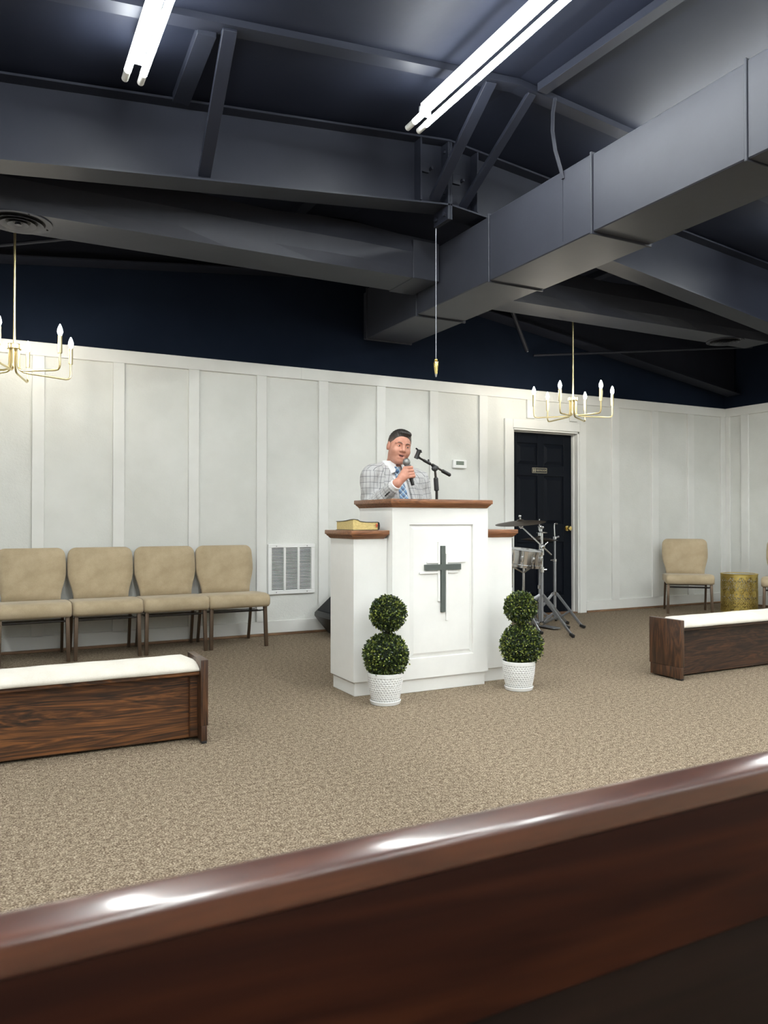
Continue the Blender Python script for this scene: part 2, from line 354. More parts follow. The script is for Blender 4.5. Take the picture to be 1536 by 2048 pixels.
raf = rafter('roof_beam', 4.82, 'large grey steel roof beam with bolted ridge splice spanning the hall')
rafter('end_roof_beam', 6.56, 'dark steel roof beam close against the navy end wall above the panelling', False)
# light purlin across the hall in front of the beam, with the braces that meet it
t = thing('roof_batten', 'grey flat timber batten crossing the ceiling just in front of the roof beam', 'batten', (RX, 3.9, 3.8))
for s, x1 in ((-1, LX + .1), (1, WX - .1)):
    obj('batten_half', B().extr([(0, 0.005), (x1 - RX, -.095 * abs(x1 - RX)), (x1 - RX, .04 - .095 * abs(x1 - RX)), (0, .045)], 'Y', 0, .1), 'steel', t)
def brace(p0, p1, w, h, label, up=(1, 0, 0)):
    c = (Vector(p0) + Vector(p1)) / 2; t = tag(obj('angle_brace', B().bar(Vector(p0) - c, Vector(p1) - c, w, h, up), 'steel', bevel=.002, seg=1, loc=c), label, 'brace'); return t
brace((1.135, 3.93, 3.625), (1.213, 4.76, 3.20), .035, .075, 'slanted steel brace hanging left of the long fluorescent light')
brace((2.80, 3.93, 3.79), (2.885, 4.76, 3.372), .03, .075, 'slanted steel brace left of the bolted ridge splice')
brace((3.12, 3.93, 3.80), (3.145, 4.78, 3.372), .03, .06, 'slanted steel brace right of the bolted ridge splice')
brace((4.62, 4.02, 3.62), (4.60, 4.78, 3.22), .03, .06, 'slanted steel brace showing just right of the big duct')
def purlin(x0, y0, x1, y1, label, w=.09, h=.07):
    z0, z1 = deck(x0) - h / 2, deck(x1) - h / 2; c = Vector(((x0 + x1) / 2, (y0 + y1) / 2, (z0 + z1) / 2))
    tag(obj('purlin', B().bar(Vector((x0, y0, z0)) - c, Vector((x1, y1, z1)) - c, w, h), 'steel', bevel=.002, seg=1, loc=c), label, 'purlin')
purlin(3.42, -1.0, 3.16, 3.88, 'long grey purlin running along the ridge beside the big duct', .08, .05)
purlin(1.03, 3.99, 1.06, 4.73, 'short grey purlin on the ceiling behind the left slanted brace', .10, .06)
purlin(.98, 4.93, .98, 6.44, 'dim purlin behind the roof beam at the far left', .1, .06)
purlin(2.45, 4.93, 2.45, 6.44, 'dim purlin behind the roof beam left of the ridge', .1, .06)
purlin(5.6, 4.93, 5.6, 6.44, 'dim purlin behind the roof beam right of the big duct', .1, .06)
purlin(-.1, 4.93, -.1, 6.44, 'dim purlin behind the roof beam above the round left vent', .1, .06)
def rod(p0, p1, r, label, end=False):
    c = (Vector(p0) + Vector(p1)) / 2; o = tag(obj('tie_rod', B().cyl(Vector(p0) - c, Vector(p1) - c, r, n=10), 'steel', smooth=True, loc=c), label, 'rod')
    if end: obj('end_bolt', B().ball(Vector(p1) - c, .018, 10, 8), 'chrome', o, smooth=True)
rod((-.55, 6.43, 2.93), (.95, 5.82, 3.15), .014, 'thin steel tie rod behind the left chandelier')
rod((5.3, 6.66, 2.84), (7.75, 5.82, 3.02), .014, 'thin steel tie rod behind the right chandelier')
rod((4.79, 6.4, 3.26), (5.165, 6.6, 2.865), .022, 'short slanted pipe hanging under the big duct near the right chandelier', True)

# ------------------------------------------------------------------ ducts
XL, XR, ZB, ZT = 3.25, 3.735, 2.785, 3.265
t = thing('main_duct', 'large rectangular grey sheet metal duct running under the ridge', 'duct', (XL, 3, ZB))
ys = [-10.1, -7.6, -5.1, -2.6, -.1, 2.466, 3.53, 4.592, 5.647, 6.60, WY]
for i, (y0, y1) in enumerate(zip(ys[:-1], ys[1:])):
    d = (.0, .006)[i % 2] if i != 9 else .02
    b = B(); n = 5
    # the underside and side sag a little between the seams
    obj('duct_section', B().box(d, XR - XL - d, y0 - 3 + .006, y1 - 3 - .006, d * .8, ZT - ZB - d * .6), 'duct', t, bevel=.006, seg=1)
for y in ys[5:-1]:
    obj('seam_band', B().box(-.008, XR - XL + .008, y - 3 - .008, y - 3 + .008, -.010, ZT - ZB + .01), 'duct', t, bevel=.003, seg=1)
obj('seam_strip', B().box(-.003, .0, 3.79 - 3 - .004, 3.79 - 3 + .004, .03, ZT - ZB), 'duct', t)
def branch(x0, x1, label, y0, y1):
    t = thing('branch_duct', label, 'duct', ((x0 + x1) / 2, y0, 2.97)); hx = abs(x1 - x0) / 2
    n = 14; prof = [(0, 0), (y1 - y0, 0), (y1 - y0, .31), (.02, .33), (-.012, .2), (-.006, .08)]
    b = B()
    xs = np.linspace(-hx, hx, n + 1); rows = []
    for x in xs:
        s = .035 * math.sin(x * 2.3 + 1) ** 2
        rows.append([(x, y - (s * .5 if q in (4, 5) else 0), z + (s if q in (2, 3) else 0)) for q, (y, z) in enumerate(prof)])
    vs = [p for r in rows for p in r]; kk = len(prof)
    fs = [(i * kk + j, i * kk + (j + 1) % kk, (i + 1) * kk + (j + 1) % kk, (i + 1) * kk + j) for i in range(n) for j in range(kk)] + [tuple(range(kk)), tuple(n * kk + j for j in range(kk))]
    obj('duct_body', B().add(vs, fs), 'duct', t)
    e = hx - .12 if x1 > x0 and x0 < 2 else -hx + .12
    obj('collar', B().box(e - .12, e + .12, -.02, y1 - y0 + .02, -.006, .30), 'duct', t, bevel=.004, seg=1)
    return t
branch(-1.6, XL - .005, 'left branch duct with a round vent, joining the big duct', 5.29, 5.67)
branch(XR + .005, 7.55, 'right branch duct with a round vent, behind the right chandelier', 5.44, 5.76)
def diffuser(x, y, z, r, label):
    t = thing('ceiling_vent', label, 'vent', (x, y, z))
    obj('plate', B().lathe([(r * .80, -.004), (r, -.008), (r * 1.0, 0), (r * .8, 0)], 40, closed=True), 'duct', t, smooth=True)
    obj('throat', B().lathe([(.001, -.002), (r * .80, -.002), (r * .80, 0), (.001, 0)], 32), 'void', t)
    for q, (a, c) in enumerate(((.74, .57), (.52, .36), (.30, .16))):
        obj('ring', B().lathe([(r * a, -.022), (r * a + .003, -.022), (r * c + .003, -.003), (r * c, -.003)], 36, closed=True), 'duct', t, smooth=True)
    obj('centre_cone', B().lathe([(.002, -.03), (r * .11, -.024), (r * .07, -.003)], 20), 'duct', t, smooth=True)
    for j in range(4): obj('screw', B().cyl((r * .9 * math.cos(j * 1.571 + .3), r * .9 * math.sin(j * 1.571 + .3), -.012), (r * .9 * math.cos(j * 1.571 + .3), r * .9 * math.sin(j * 1.571 + .3), -.004), .006, n=8), 'void', t)
diffuser(.19, 5.46, 2.969, .205, 'round concentric ring vent under the left branch duct')
diffuser(7.05, 5.62, 2.969, .19, 'round concentric ring vent under the right branch duct')
tag(obj('hanging_strap', B().tube([(.0, .06, .49), (-.035, .04, .38), (-.055, .02, .25), (-.05, .0, .12), (-.02, -.015, .0), (-.004, -.02, -.06)], .012, 6), 'duct', smooth=True, loc=(XL, 3.80, 3.27)), 'thin curved metal strap rising from the big duct to the roof batten', 'strap')
t = thing('plumb_bob', 'brass plumb bob hanging on a string from the ridge splice', 'plumb bob', (3.0, 4.92, 2.12))
obj('string', B().cyl((0, 0, .135), (0, 0, 1.12), .0032, n=6), 'string', t)
obj('body', B().lathe([(.008, .022), (.0215, .105), (.0205, .112), (.009, .113), (.0135, .119), (.0095, .122), (.0135, .127), (.0135, .131), (.004, .139)], 12), 'brass', t, smooth=True)
obj('steel_tip', B().lathe([(.0045, 0), (.0085, .022)], 10), 'steelgrey', t, smooth=True)

# ------------------------------------------------------------------ fluorescent lights
def strip_light(x, y1, z, label):
    t = thing('fluorescent_light', label, 'light', (x, y1, z))
    Ln = 2.42
    obj('channel', B().box(-.03, .03, -Ln + .14, -.15, .040, .095), 'fixture', t, bevel=.004, seg=1)
    for s in (-1, 1):
        obj('tube', B().cyl((s * .041, -Ln + .12, 0), (s * .041, -.10, 0), .019, n=12), 'tube', t, smooth=True)
        obj('tube_end', B().tube([(s * .041, -.0, 0), (s * .041, -.008, 0), (s * .041, -.10, 0)], [.012, .019, .0192], 12), 'tube_end', t, smooth=True)
        obj('tube_end', B().cyl((s * .041, -Ln, 0), (s * .041, -Ln + .12, 0), .0192, n=12), 'tube_end', t, smooth=True)
        obj('socket', B().box(min(0, s * .041), max(0, s * .041), -.165, -.15, .012, .07), 'fixture_grey', t, bevel=.002, seg=1)
    return t
strip_light(.715, 4.36, 3.455, 'twin tube fluorescent light on the left side of the ceiling')
strip_light(2.435, 4.28, 3.555, 'twin tube fluorescent light beside the big duct')
strip_light(4.3, 4.28, 3.555, 'twin tube fluorescent light hidden behind the big duct')
strip_light(6.2, 4.28, 3.37, 'twin tube fluorescent light beyond the right frame edge')
strip_light(-1.0, 4.28, 3.30, 'twin tube fluorescent light beyond the left frame edge')
for x, z, nm in ((.715, 3.455, 'left'), (2.435, 3.555, 'middle'), (4.3, 3.555, 'right'), (6.2, 3.37, 'far right'), (-1.0, 3.30, 'far left')):
    for y, nn in ((1.6, 'overhead'), (-1.1, 'behind the front pew'), (-3.8, 'over the middle pews'), (-6.5, 'over the rear pews'), (-9.2, 'at the rear wall')):
        strip_light(x, y, z, f'twin tube fluorescent light {nn} in the {nm} row')

# ------------------------------------------------------------------ chandeliers
def chandelier(x, y, zhub, a0, label):
    t = thing('chandelier', label, 'chandelier', (x, y, zhub)); t.scale = (CS, CS, CS)
    obj('rod', B().cyl((0, 0, .0), (0, 0, (deck(x) - zhub) / CS - .02), .009, n=10), 'chand', t, smooth=True)
    obj('canopy', B().lathe([(.06, (deck(x) - zhub) / CS - .03), (.06, (deck(x) - zhub) / CS - .012), (.02, (deck(x) - zhub) / CS - .045)][::-1], 20), 'chand', t, smooth=True)
    obj('hub', B().lathe([(.045, -.035), (.05, -.03), (.05, -.002), (.045, .003), (.012, .004)], 24), 'chand', t, smooth=True)
    rr = .405
    for j in range(6):
        a = R(a0) + j * math.pi / 3; c, s = math.cos(a), math.sin(a)
        def q(r, z): return (r * c, r * s, z)
        path = [q(.033, -.03), q(.033, -.14), q(.036, -.165), q(.047, -.183), q(.065, -.192), q(.1, -.196), q(rr - .04, -.207), q(rr - .016, -.203), q(rr - .004, -.19), q(rr, -.17), q(rr, -.075)]
        arm = obj('arm', B().tube(path, .0075, 8), 'chand', t, smooth=True)
        obj('candle_sleeve', B().cyl(q(rr, -.088), q(rr, .035), .0155, n=14), 'sleeve', t, smooth=True)
        obj('bulb', B().lathe([(.009, .035), (.013, .045), (.0185, .062), (.017, .08), (.009, .103), (.002, .118)], 14, (rr * c, rr * s, 0)), 'bulb', t, smooth=True)
CS = .9435
chandelier(.184, 5.85, 2.253, -18 - 27.5, 'brass six-arm candle chandelier at the left, cut by the frame')
chandelier(5.142, 5.85, 2.253, -2 - 27.5, 'brass six-arm candle chandelier hanging in front of the dark door')

# ------------------------------------------------------------------ thermostat and return grille
t = thing('thermostat', 'small white wall thermostat with grey display', 'thermostat', (4.37, WY, 1.628))
obj('case', B().box(-.083, .083, -.032, 0, -.044, .044), 'wwhite', t, bevel=.010, seg=3)
obj('display', B().box(-.05, .045, -.0345, -.03, -.010, .030), 'lcd', t, bevel=.002)
obj('button', B().box(-.045, .04, -.0335, -.03, -.028, -.022), 'wwhite', t, bevel=.001)
gx0, gx1, gz0, gz1 = 2.301, 2.757, .370, .828
t = thing('return_air_grille', 'white louvred return air grille low on the panelled wall', 'grille', ((gx0 + gx1) / 2, WY, gz0))
gw, gh = (gx1 - gx0) / 2, gz1 - gz0; e = .034
obj('backing', B().box(-gw + .01, gw - .01, -.003, 0, .01, gh - .01), 'void', t)
obj('frame', B().box(-gw, gw, -.022, 0, 0, e).box(-gw, gw, -.022, 0, gh - e, gh).box(-gw, -gw + e, -.022, 0, e, gh - e).box(gw - e, gw, -.022, 0, e, gh - e), 'wwhite', t, bevel=.003, seg=1)
cw = (2 * gw - 2 * e - 2 * .018) / 3
for i in (1, 2): obj('mullion', B().box(-gw + e + i * cw + (i - 1) * .018, -gw + e + i * cw + i * .018, -.021, -.004, e, gh - e), 'wwhite', t)
n = 28; ph = (gh - 2 * e) / n
sm = mesh_of('slat', B().add([(-cw / 2, -.009, .0042), (cw / 2, -.009, .0042), (cw / 2, -.019, -.001), (-cw / 2, -.019, -.001), (-cw / 2, -.009, .0052), (cw / 2, -.009, .0052), (cw / 2, -.019, .0005), (-cw / 2, -.019, .0005)],
             [(0, 1, 2, 3), (7, 6, 5, 4), (0, 3, 7, 4), (1, 5, 6, 2), (3, 2, 6, 7), (0, 4, 5, 1)]), 'wwhite')
for i in range(3):
    for j in range(n): obj('slat', sm, None, t, loc=(-gw + e + cw / 2 + i * (cw + .018), 0, e + (j + .15) * ph))
for sx in (-.15, .15):
    for zz in (.018, gh - .018): obj('screw', B().cyl((sx, -.026, zz), (sx, -.02, zz), .005, n=8), 'screw', t)

# ------------------------------------------------------------------ stacking chairs
def outline(w0, w1, h, r, waist):   # rounded back outline, x,z
    pts = []
    def arc(cx, cz, rr, a0, a1, n=6): return [(cx + rr * math.cos(R(a0 + (a1 - a0) * i / n)), cz + rr * math.sin(R(a0 + (a1 - a0) * i / n))) for i in range(n + 1)]
    right = [(w0 * .98, 0), (w0, h * .1), (w0 + (w1 - w0) * .28, h * .22), (w0 + (w1 - w0) * .72, h * .36), (w0 + (w1 - w0) * .95, h * .47), (w1, h * .58), (w1, h * .7)] + arc(w1 - r - .004, h - r, r, 0, 90)
    return right + [(-x, z) for x, z in right[::-1]]
def cushion(poly, d, crown, rings=5, edge=.02):
    # poly in x,z ; a pillow with front towards -y
    n = len(poly); cx = sum(p[0] for p in poly) / n; cz = sum(p[1] for p in poly) / n; b = B(); vs = []; fs = []
    lay = [(1 - .9 * edge, d), (1, d * .65), (1, d * .3), (1 - edge * .9, .0)] + [(1 - edge - (1 - edge) * i / rings, -crown * math.sin(math.pi / 2 * i / rings)) for i in range(1, rings)]
    for sc, y in lay:
        vs += [(cx + (x - cx) * sc, y, cz + (z - cz) * sc) for x, z in poly]
    fs = [(i * n + j, i * n + (j + 1) % n, (i + 1) * n + (j + 1) % n, (i + 1) * n + j) for i in range(len(lay) - 1) for j in range(n)]
    fs += [tuple(range(n)), tuple((len(lay) - 1) * n + j for j in range(n))]
    return b.add(vs, fs)
def make_chair():
    t = thing('stacking_chair', 'x', 'chair')
    # seat: 0.50 wide, front edge y=-0.24, back y=+0.20 ; local -y is the front
    w = .252; prof = [(-.23, .332), (-.254, .352), (-.256, .405), (-.232, .434), (-.15, .442), (0, .438), (.14, .43), (.2, .42), (.2, .35)]
    b = B(); n = len(prof); xs = [(-w, .86), (-w + .012, .97), (-w + .035, 1), (0, 1.005), (w - .035, 1), (w - .012, .97), (w, .86)]
    vs = []
    for x, sc in xs: vs += [(x, -.02 + (y + .02) * (sc * .3 + .7), .39 + (z - .39) * sc) for y, z in prof]
    fs = [(i * n + j, i * n + (j + 1) % n, (i + 1) * n + (j + 1) % n, (i + 1) * n + j) for i in range(len(xs) - 1) for j in range(n)] + [tuple(range(n)), tuple((len(xs) - 1) * n + j for j in range(n))]
    obj('seat', b.add(vs, fs), 'tan', t, smooth=True, ang=60)
    bk = obj('backrest', cushion(outline(.212, .251, .415, .062, 0), .055, .028), 'tan', t, smooth=True, ang=70)
    bk.location = (0, .165, .425); bk.rotation_euler = (R(-11), 0, 0)
    for s in (-1, 1):
        obj('leg', B().bar((s * .232, -.205, 0), (s * .225, -.19, .345), .028, .032, (0, 1, 0)), 'bronze', t, bevel=.004)
        obj('leg', B().bar((s * .225, .265, 0), (s * .222, .17, .36), .022, .028, (0, 1, 0)), 'bronze', t, bevel=.004)
        obj('side_rail', B().bar((s * .224, -.2, .35), (s * .222, .185, .35), .02, .02), 'bronze', t, bevel=.003)
        obj('back_post', B().tube([(s * .2, .17, .355), (s * .2, .225, .45), (s * .2, .285, .8)], .011, 8), 'bronze', t, smooth=True)
    obj('seat_rail', B().bar((-.225, -.195, .348), (.225, -.195, .348), .018, .018), 'dark_metal', t)
    obj('rack_rod', B().tube([(-.22, -.19, .30), (.22, -.19, .30)], .0055, 8), 'dark_metal', t, smooth=True)
    for yy in (-.1, -.02, .06): obj('rack_rod', B().tube([(-.22, yy, .285), (.22, yy, .285)], .004, 6), 'dark_metal', t, smooth=True)
    obj('rack_rod', B().tube([(-.22, .14, .30), (.22, .14, .30)], .0055, 8), 'dark_metal', t, smooth=True)
    return t
ch = make_chair()
spots = [(1.866, 6.36, 0, 'tan stacking chair nearest the white wall grille, end of the row'),
         (1.358, 6.36, 0, 'tan stacking chair second from the white wall grille'),
         (.846, 6.36, 0, 'tan stacking chair third from the white wall grille'),
         (.334, 6.36, 0, 'tan stacking chair at the left frame edge, farthest from the wall grille'),
         (7.13, 6.20, R(-42), 'tan stacking chair standing alone left of the gold drum table'),
         (7.71, 5.346, R(-60), 'tan stacking chair cut off at the right frame edge beyond the gold drum table')]
for i, (x, y, a, lb) in enumerate(spots):
    c = ch if i == 0 else copy_tree(ch)
    c.location = (x, y, 0); c.rotation_euler = (0, 0, a); c['label'] = lb; c['group'] = 'tan chairs along the panelled wall' if i < 4 else 'tan chairs in the far corner'

# ------------------------------------------------------------------ gold drum table
t = thing('drum_table', 'round pierced gold metal drum table in the corner', 'table', (7.72, 5.98, 0))
rt, ht = .197, .43; nu, nv = 240, 120
def pierced(u, v):
    if v < .05 or v > .93: return False
    cu = (u * 12) % 1 - .5; row = (v - .05) / .88 * 2.0; cv = (row % 1) - .5
    h = 0
    for ox, oz in ((0, 0), (.5, .5), (-.5, .5), (.5, -.5), (-.5, -.5)):
        x, z = (cu - ox) * .6, cv - oz; r = math.hypot(x, z); th = math.atan2(z, x)
        if .10 < r < .10 + .055 * abs(math.cos(2 * th)) + .01 and ox == 0: h = 1
        if r < .035: h = 1
        if .20 < r < .245 and abs(math.sin(4 * th)) > .35: h = 1
        if .29 < r < .335 and abs(math.cos(4 * th + .4)) > .6: h = 1
    return bool(h)
vs = []; fs = []
for rad in (rt, rt - .003):
    for j in range(nv + 1):
        for i in range(nu): vs.append((rad * math.cos(2 * math.pi * i / nu), rad * math.sin(2 * math.pi * i / nu), ht * j / nv))
o2 = nu * (nv + 1)
for j in range(nv):
    for i in range(nu):
        if not pierced((i + .5) / nu, (j + .5) / nv):
            a, b_, c_, d_ = j * nu + i, j * nu + (i + 1) % nu, (j + 1) * nu + (i + 1) % nu, (j + 1) * nu + i
            fs += [(a, b_, c_, d_), (a + o2, d_ + o2, c_ + o2, b_ + o2)]
me = bpy.data.meshes.new('pierced_wall'); me.from_pydata(vs, [], fs); me.materials.append(M['gold'])
for p in me.polygons: p.use_smooth = True
obj('pierced_wall', me, None, t)
obj('top_ring', B().lathe([(rt - .022, ht - .004), (rt + .003, ht - .004), (rt + .004, ht + .004), (rt - .002, ht + .007), (rt - .022, ht + .004)], 48, closed=True), 'gold', t, smooth=True)
obj('top_plate', B().lathe([(.001, ht - .004), (rt - .02, ht - .004), (rt - .02, ht + .002), (.001, ht + .002)], 40), 'tabletop', t)
obj('foot_ring', B().lathe([(rt - .012, 0), (rt + .003, 0), (rt + .003, .012), (rt - .012, .012)], 48, closed=True), 'gold', t, smooth=True)

# ------------------------------------------------------------------ kneeling benches
def bench(name, x0, x1, yf, label, mt, endw):
    t = thing(name, label, 'bench', ((x0 + x1) / 2, yf, 0)); h = (x1 - x0) / 2
    obj('front_board', B().box(-h + .03, h - .03, .095, .12, .012, .325), mt, t, bevel=.003, seg=1)
    obj('rear_board', B().box(-h + .03, h - .03, .225, .245, .012, .325), mt, t, bevel=.003, seg=1)
    obj('seat_board', B().box(-h + .03, h - .03, .03, .262, .318, .336), mt, t, bevel=.003, seg=1)
    for s in (-1, 1):
        xa, xb = (h - .036, h) if s > 0 else (-h, -h + .036)
        e = obj('end_panel', B().box(xa, xb, 0, .268, .083, .393), 'bench_end', t, bevel=.005)
        obj('foot_block', B().box(xa + .004, xb - .004, .004, .262, .01, .083), 'bench_end', e, bevel=.003)
        obj('glide', B().box(xa + .006, xb - .006, .002, .05, 0, .012), 'black', e, bevel=.002)
    for s in (-1, 1): obj('corner_post', B().box(s * (h - .05) - .02, s * (h - .05) + .02, .07, .097, .02, .325), mt, t, bevel=.003, seg=1)
    # cushion: flat welted front edge, softly domed top
    w = h - .037; prof = [(.02, .338), (.016, .345), (.02, .358), (.05, .378), (.1, .396), (.16, .400), (.21, .390), (.25, .365), (.258, .345), (.255, .338)]
    n = len(prof); b = B(); vs = []; xs = np.linspace(-w, w, 40)
    for i, x in enumerate(xs):
        e = min(1, (w - abs(x)) / .035 + .25); e = math.sin(min(1, e) * math.pi / 2); wob = 1 + .012 * math.sin(i * 1.9) + .01 * math.sin(i * .7)
        vs += [(x, y + (.01 * (1 - e) if y < .1 else -.01 * (1 - e)), .338 + (z - .338) * (.35 + .65 * e) * wob) for y, z in prof]
    fs = [(i * n + j, i * n + (j + 1) % n, (i + 1) * n + (j + 1) % n, (i + 1) * n + j) for i in range(len(xs) - 1) for j in range(n)] + [tuple(range(n)), tuple((len(xs) - 1) * n + j for j in range(n))]
    obj('cushion', b.add(vs, fs), 'cream', t, smooth=True, ang=60)
    return t
bench('kneeling_bench', -1.35, .944, 3.602, 'low dark wooden bench with cream cushion in front of the tan chair row', 'bench', 0)
bench('kneeling_bench', 4.036, 6.5, 3.566, 'low dark wooden bench with cream cushion at the right, before the gold table', 'bench_dark', 0)

# ------------------------------------------------------------------ pew in the foreground
t = thing('church_pew', 'glossy reddish wooden pew back right in the foreground', 'pew', (.4, .515, 0))
def rounded(poly, rads, n=6):
    out = []
    for i, p in enumerate(poly):
        a, b_ = Vector(poly[i - 1]), Vector(poly[(i + 1) % len(poly)]); p = Vector(p); r_ = rads[i]
        d0, d1 = (a - p).normalized(), (b_ - p).normalized(); p0, p1 = p + d0 * r_, p + d1 * r_
        for k_ in range(n + 1):
            q_ = k_ / n; out.append(tuple((1 - q_) ** 2 * p0 + 2 * q_ * (1 - q_) * p + q_ ** 2 * p1))
    return out
obj('top_rail', B().extr(rounded([(.000, .773), (-.001, .7990), (.036, .8025), (.040, .776)], [.007, .006, .009, .006]), 'X', -2.6, 2.6), 'pew_rail', t, smooth=True, ang=50)
obj('back_panel', B().extr(rounded([(-.008, .655), (.006, .774), (.034, .774), (.02, .655)], [.003] * 4, 3), 'X', -2.6, 2.6), 'pew', t, smooth=True)
obj('lower_panel', B().extr([(-.08, .30), (.000, .654), (.014, .654), (-.066, .30)], 'X', -2.6, 2.6), 'pew_low', t)
obj('seat', B().box(-2.6, 2.6, -.05, .40, .40, .43), 'pew', t, bevel=.004)
for s in (-1, 1): obj('end_panel', B().extr([(-.14, 0), (.44, 0), (.44, .55), (.12, .62), (.075, .82), (-.01, .82), (-.12, .4)], 'X', s * 2.6 - .02, s * 2.6 + .02), 'pew', t, bevel=.006)

# ------------------------------------------------------------------ pulpit
t = thing('pulpit', 'white wooden pulpit with wings, brown caps and a grey cross', 'pulpit', (2.52, 4.07, 0))
ox, oy = 2.52, 4.07
def pb(x0, x1, y0, y1, z0, z1): return B().box(x0 - ox, x1 - ox, y0 - oy, y1 - oy, z0, z1)
CX0, CX1, CY0, CY1 = 2.174, 2.868, 4.068, 4.52
obj('center_body', pb(CX0, CX1, CY0 + .014, CY1, .085, 1.13), 'white', t, bevel=.002, seg=1)
fx0, fx1, fz0, fz1 = 2.292, 2.755, .208, 1.022
def r4(x0, x1, z0, z1, y): return [(x0 - ox, y - oy, z0), (x1 - ox, y - oy, z0), (x1 - ox, y - oy, z1), (x0 - ox, y - oy, z1)]
q = [(0, 1, 5, 4), (1, 2, 6, 5), (2, 3, 7, 6), (3, 0, 4, 7)]
obj('front_frame', B().add(r4(CX0, CX1, .085, 1.13, CY0) + r4(fx0, fx1, fz0, fz1, CY0) + r4(fx0 + .002, fx1 - .002, fz0 + .002, fz1 - .002, CY0 + .0135) + r4(CX0, CX1, .085, 1.13, CY0 + .0135),
    q + [tuple(i + 4 for i in f) for f in q] + [(0, 12, 13, 1), (1, 13, 14, 2), (2, 14, 15, 3), (3, 15, 12, 0)]), 'white', t)
i1, i2 = .004, .03
obj('inset_panel', B().add(r4(fx0 + i1, fx1 - i1, fz0 + i1, fz1 - i1, CY0 + .0130) + r4(fx0 + i2, fx1 - i2, fz0 + i2, fz1 - i2, CY0 + .004), q + [(4, 5, 6, 7)]), 'white', t)
obj('base', pb(CX0 + .014, CX1 - .014, CY0 + .018, CY1 - .01, 0, .085), 'white', t, bevel=.002, seg=1)
def cap(x0, x1, y0, y1, z0, z1, name='cap'):
    m_ = obj(name, pb(x0, x1, y0, y1, z1 - .027, z1), 'pulpit_cap', t, bevel=.005, seg=2)
    def rr(d, z): return (x0 + d - ox, x1 - d - ox, y0 + d - oy, y1 - d - oy)
    b = B().frus(rr(.012, 0), z1 - .036, rr(.007, 0), z1 - .027).frus(rr(.026, 0), z0, rr(.014, 0), z1 - .036)
    obj('cap_molding', b, 'pulpit_cap', m_)
cap(2.146, 2.884, 4.034, 4.55, 1.126, 1.177)
for x0, x1, c0, c1 in ((1.948, CX0, 1.918, CX0 - .001), (CX1, 3.106, CX1 + .001, 3.134)):
    obj('wing', pb(x0, x1, 4.132, 4.474, .085, .94), 'white', t, bevel=.002, seg=1)
    obj('base', pb(x0 + (.014 if x0 < 2.1 else 0), x1 - (.014 if x1 > 3 else 0), 4.148, 4.462, 0, .085), 'white', t, bevel=.002, seg=1)
    cap(c0, c1, 4.100, 4.50, .937, .988)
yc = CY0 + .004
cr = obj('cross', B().box(2.5125 - ox, 2.5425 - ox, yc - .014 - oy, yc - oy, .481, .89).box(2.396 - ox, 2.657 - ox, yc - .0141 - oy, yc - oy, .741, .776), 'cross', t)
for x0, x1, z0, z1 in ((2.492, 2.508, .547, .916), (2.549, 2.564, .427, .842), (2.413, 2.4925, .783, .795), (2.564, 2.695, .783, .796), (2.36, 2.4925, .719, .733), (2.564, 2.637, .720, .734)):
    obj('cross_outline', B().box(x0 - ox, x1 - ox, yc - .009 - oy, yc - oy, z0, z1), 'white', t, bevel=.002, seg=1)
# Bible on the left wing
bx0, bx1, by0, by1, bz = 1.952, 2.118, 4.150, 4.385, .988
t = thing('book', 'thick black leather Bible with gilt page edges lying on the pulpit wing', 'book', ((bx0 + bx1) / 2, (by0 + by1) / 2, bz))
hx, hy = (bx1 - bx0) / 2, (by1 - by0) / 2
nx = 14
def topz(x, y): return .046 + .012 * math.exp(-((x + hx * .95 - (y + hy) * .5) / .05) ** 2) + (.006 if x < -hx * .5 else 0)
vs = []; fs = []; ny = 10
for j in range(ny + 1):
    for i in range(nx + 1):
        x = -hx + 2 * hx * i / nx; y = -hy + 2 * hy * j / ny; vs.append((x, y, topz(x, y)))
for j in range(ny + 1):
    for i in range(nx + 1): vs.append((-hx + 2 * hx * i / nx, -hy + 2 * hy * j / ny, .004))
st_ = nx + 1; o2 = st_ * (ny + 1)
for j in range(ny):
    for i in range(nx): a = j * st_ + i; fs += [(a, a + 1, a + st_ + 1, a + st_), (a + o2, a + st_ + o2, a + st_ + 1 + o2, a + 1 + o2)]
for i in range(nx): fs += [(i, i + o2, i + 1 + o2, i + 1), (ny * st_ + i, ny * st_ + i + 1, ny * st_ + i + 1 + o2, ny * st_ + i + o2)]
for j in range(ny): fs += [(j * st_, (j + 1) * st_, (j + 1) * st_ + o2, j * st_ + o2), (j * st_ + nx, j * st_ + nx + o2, (j + 1) * st_ + nx + o2, (j + 1) * st_ + nx)]
def mk_page():
    m = mat('gilt_pages', (.75, .58, .22), .38, .55); v = coords(m, (60, 60, 900)); n_ = noise(m, v, 1.2, 3)
    L(m, ramp(m, n_, [(.3, (.50, .36, .13)), (.6, (.85, .70, .32))]), P(m).inputs['Base Color']); bump(m, n_, .3, .002); return m
M['gilt'] = mk_page()
obj('page_block', B().add(vs, fs), 'gilt', t)
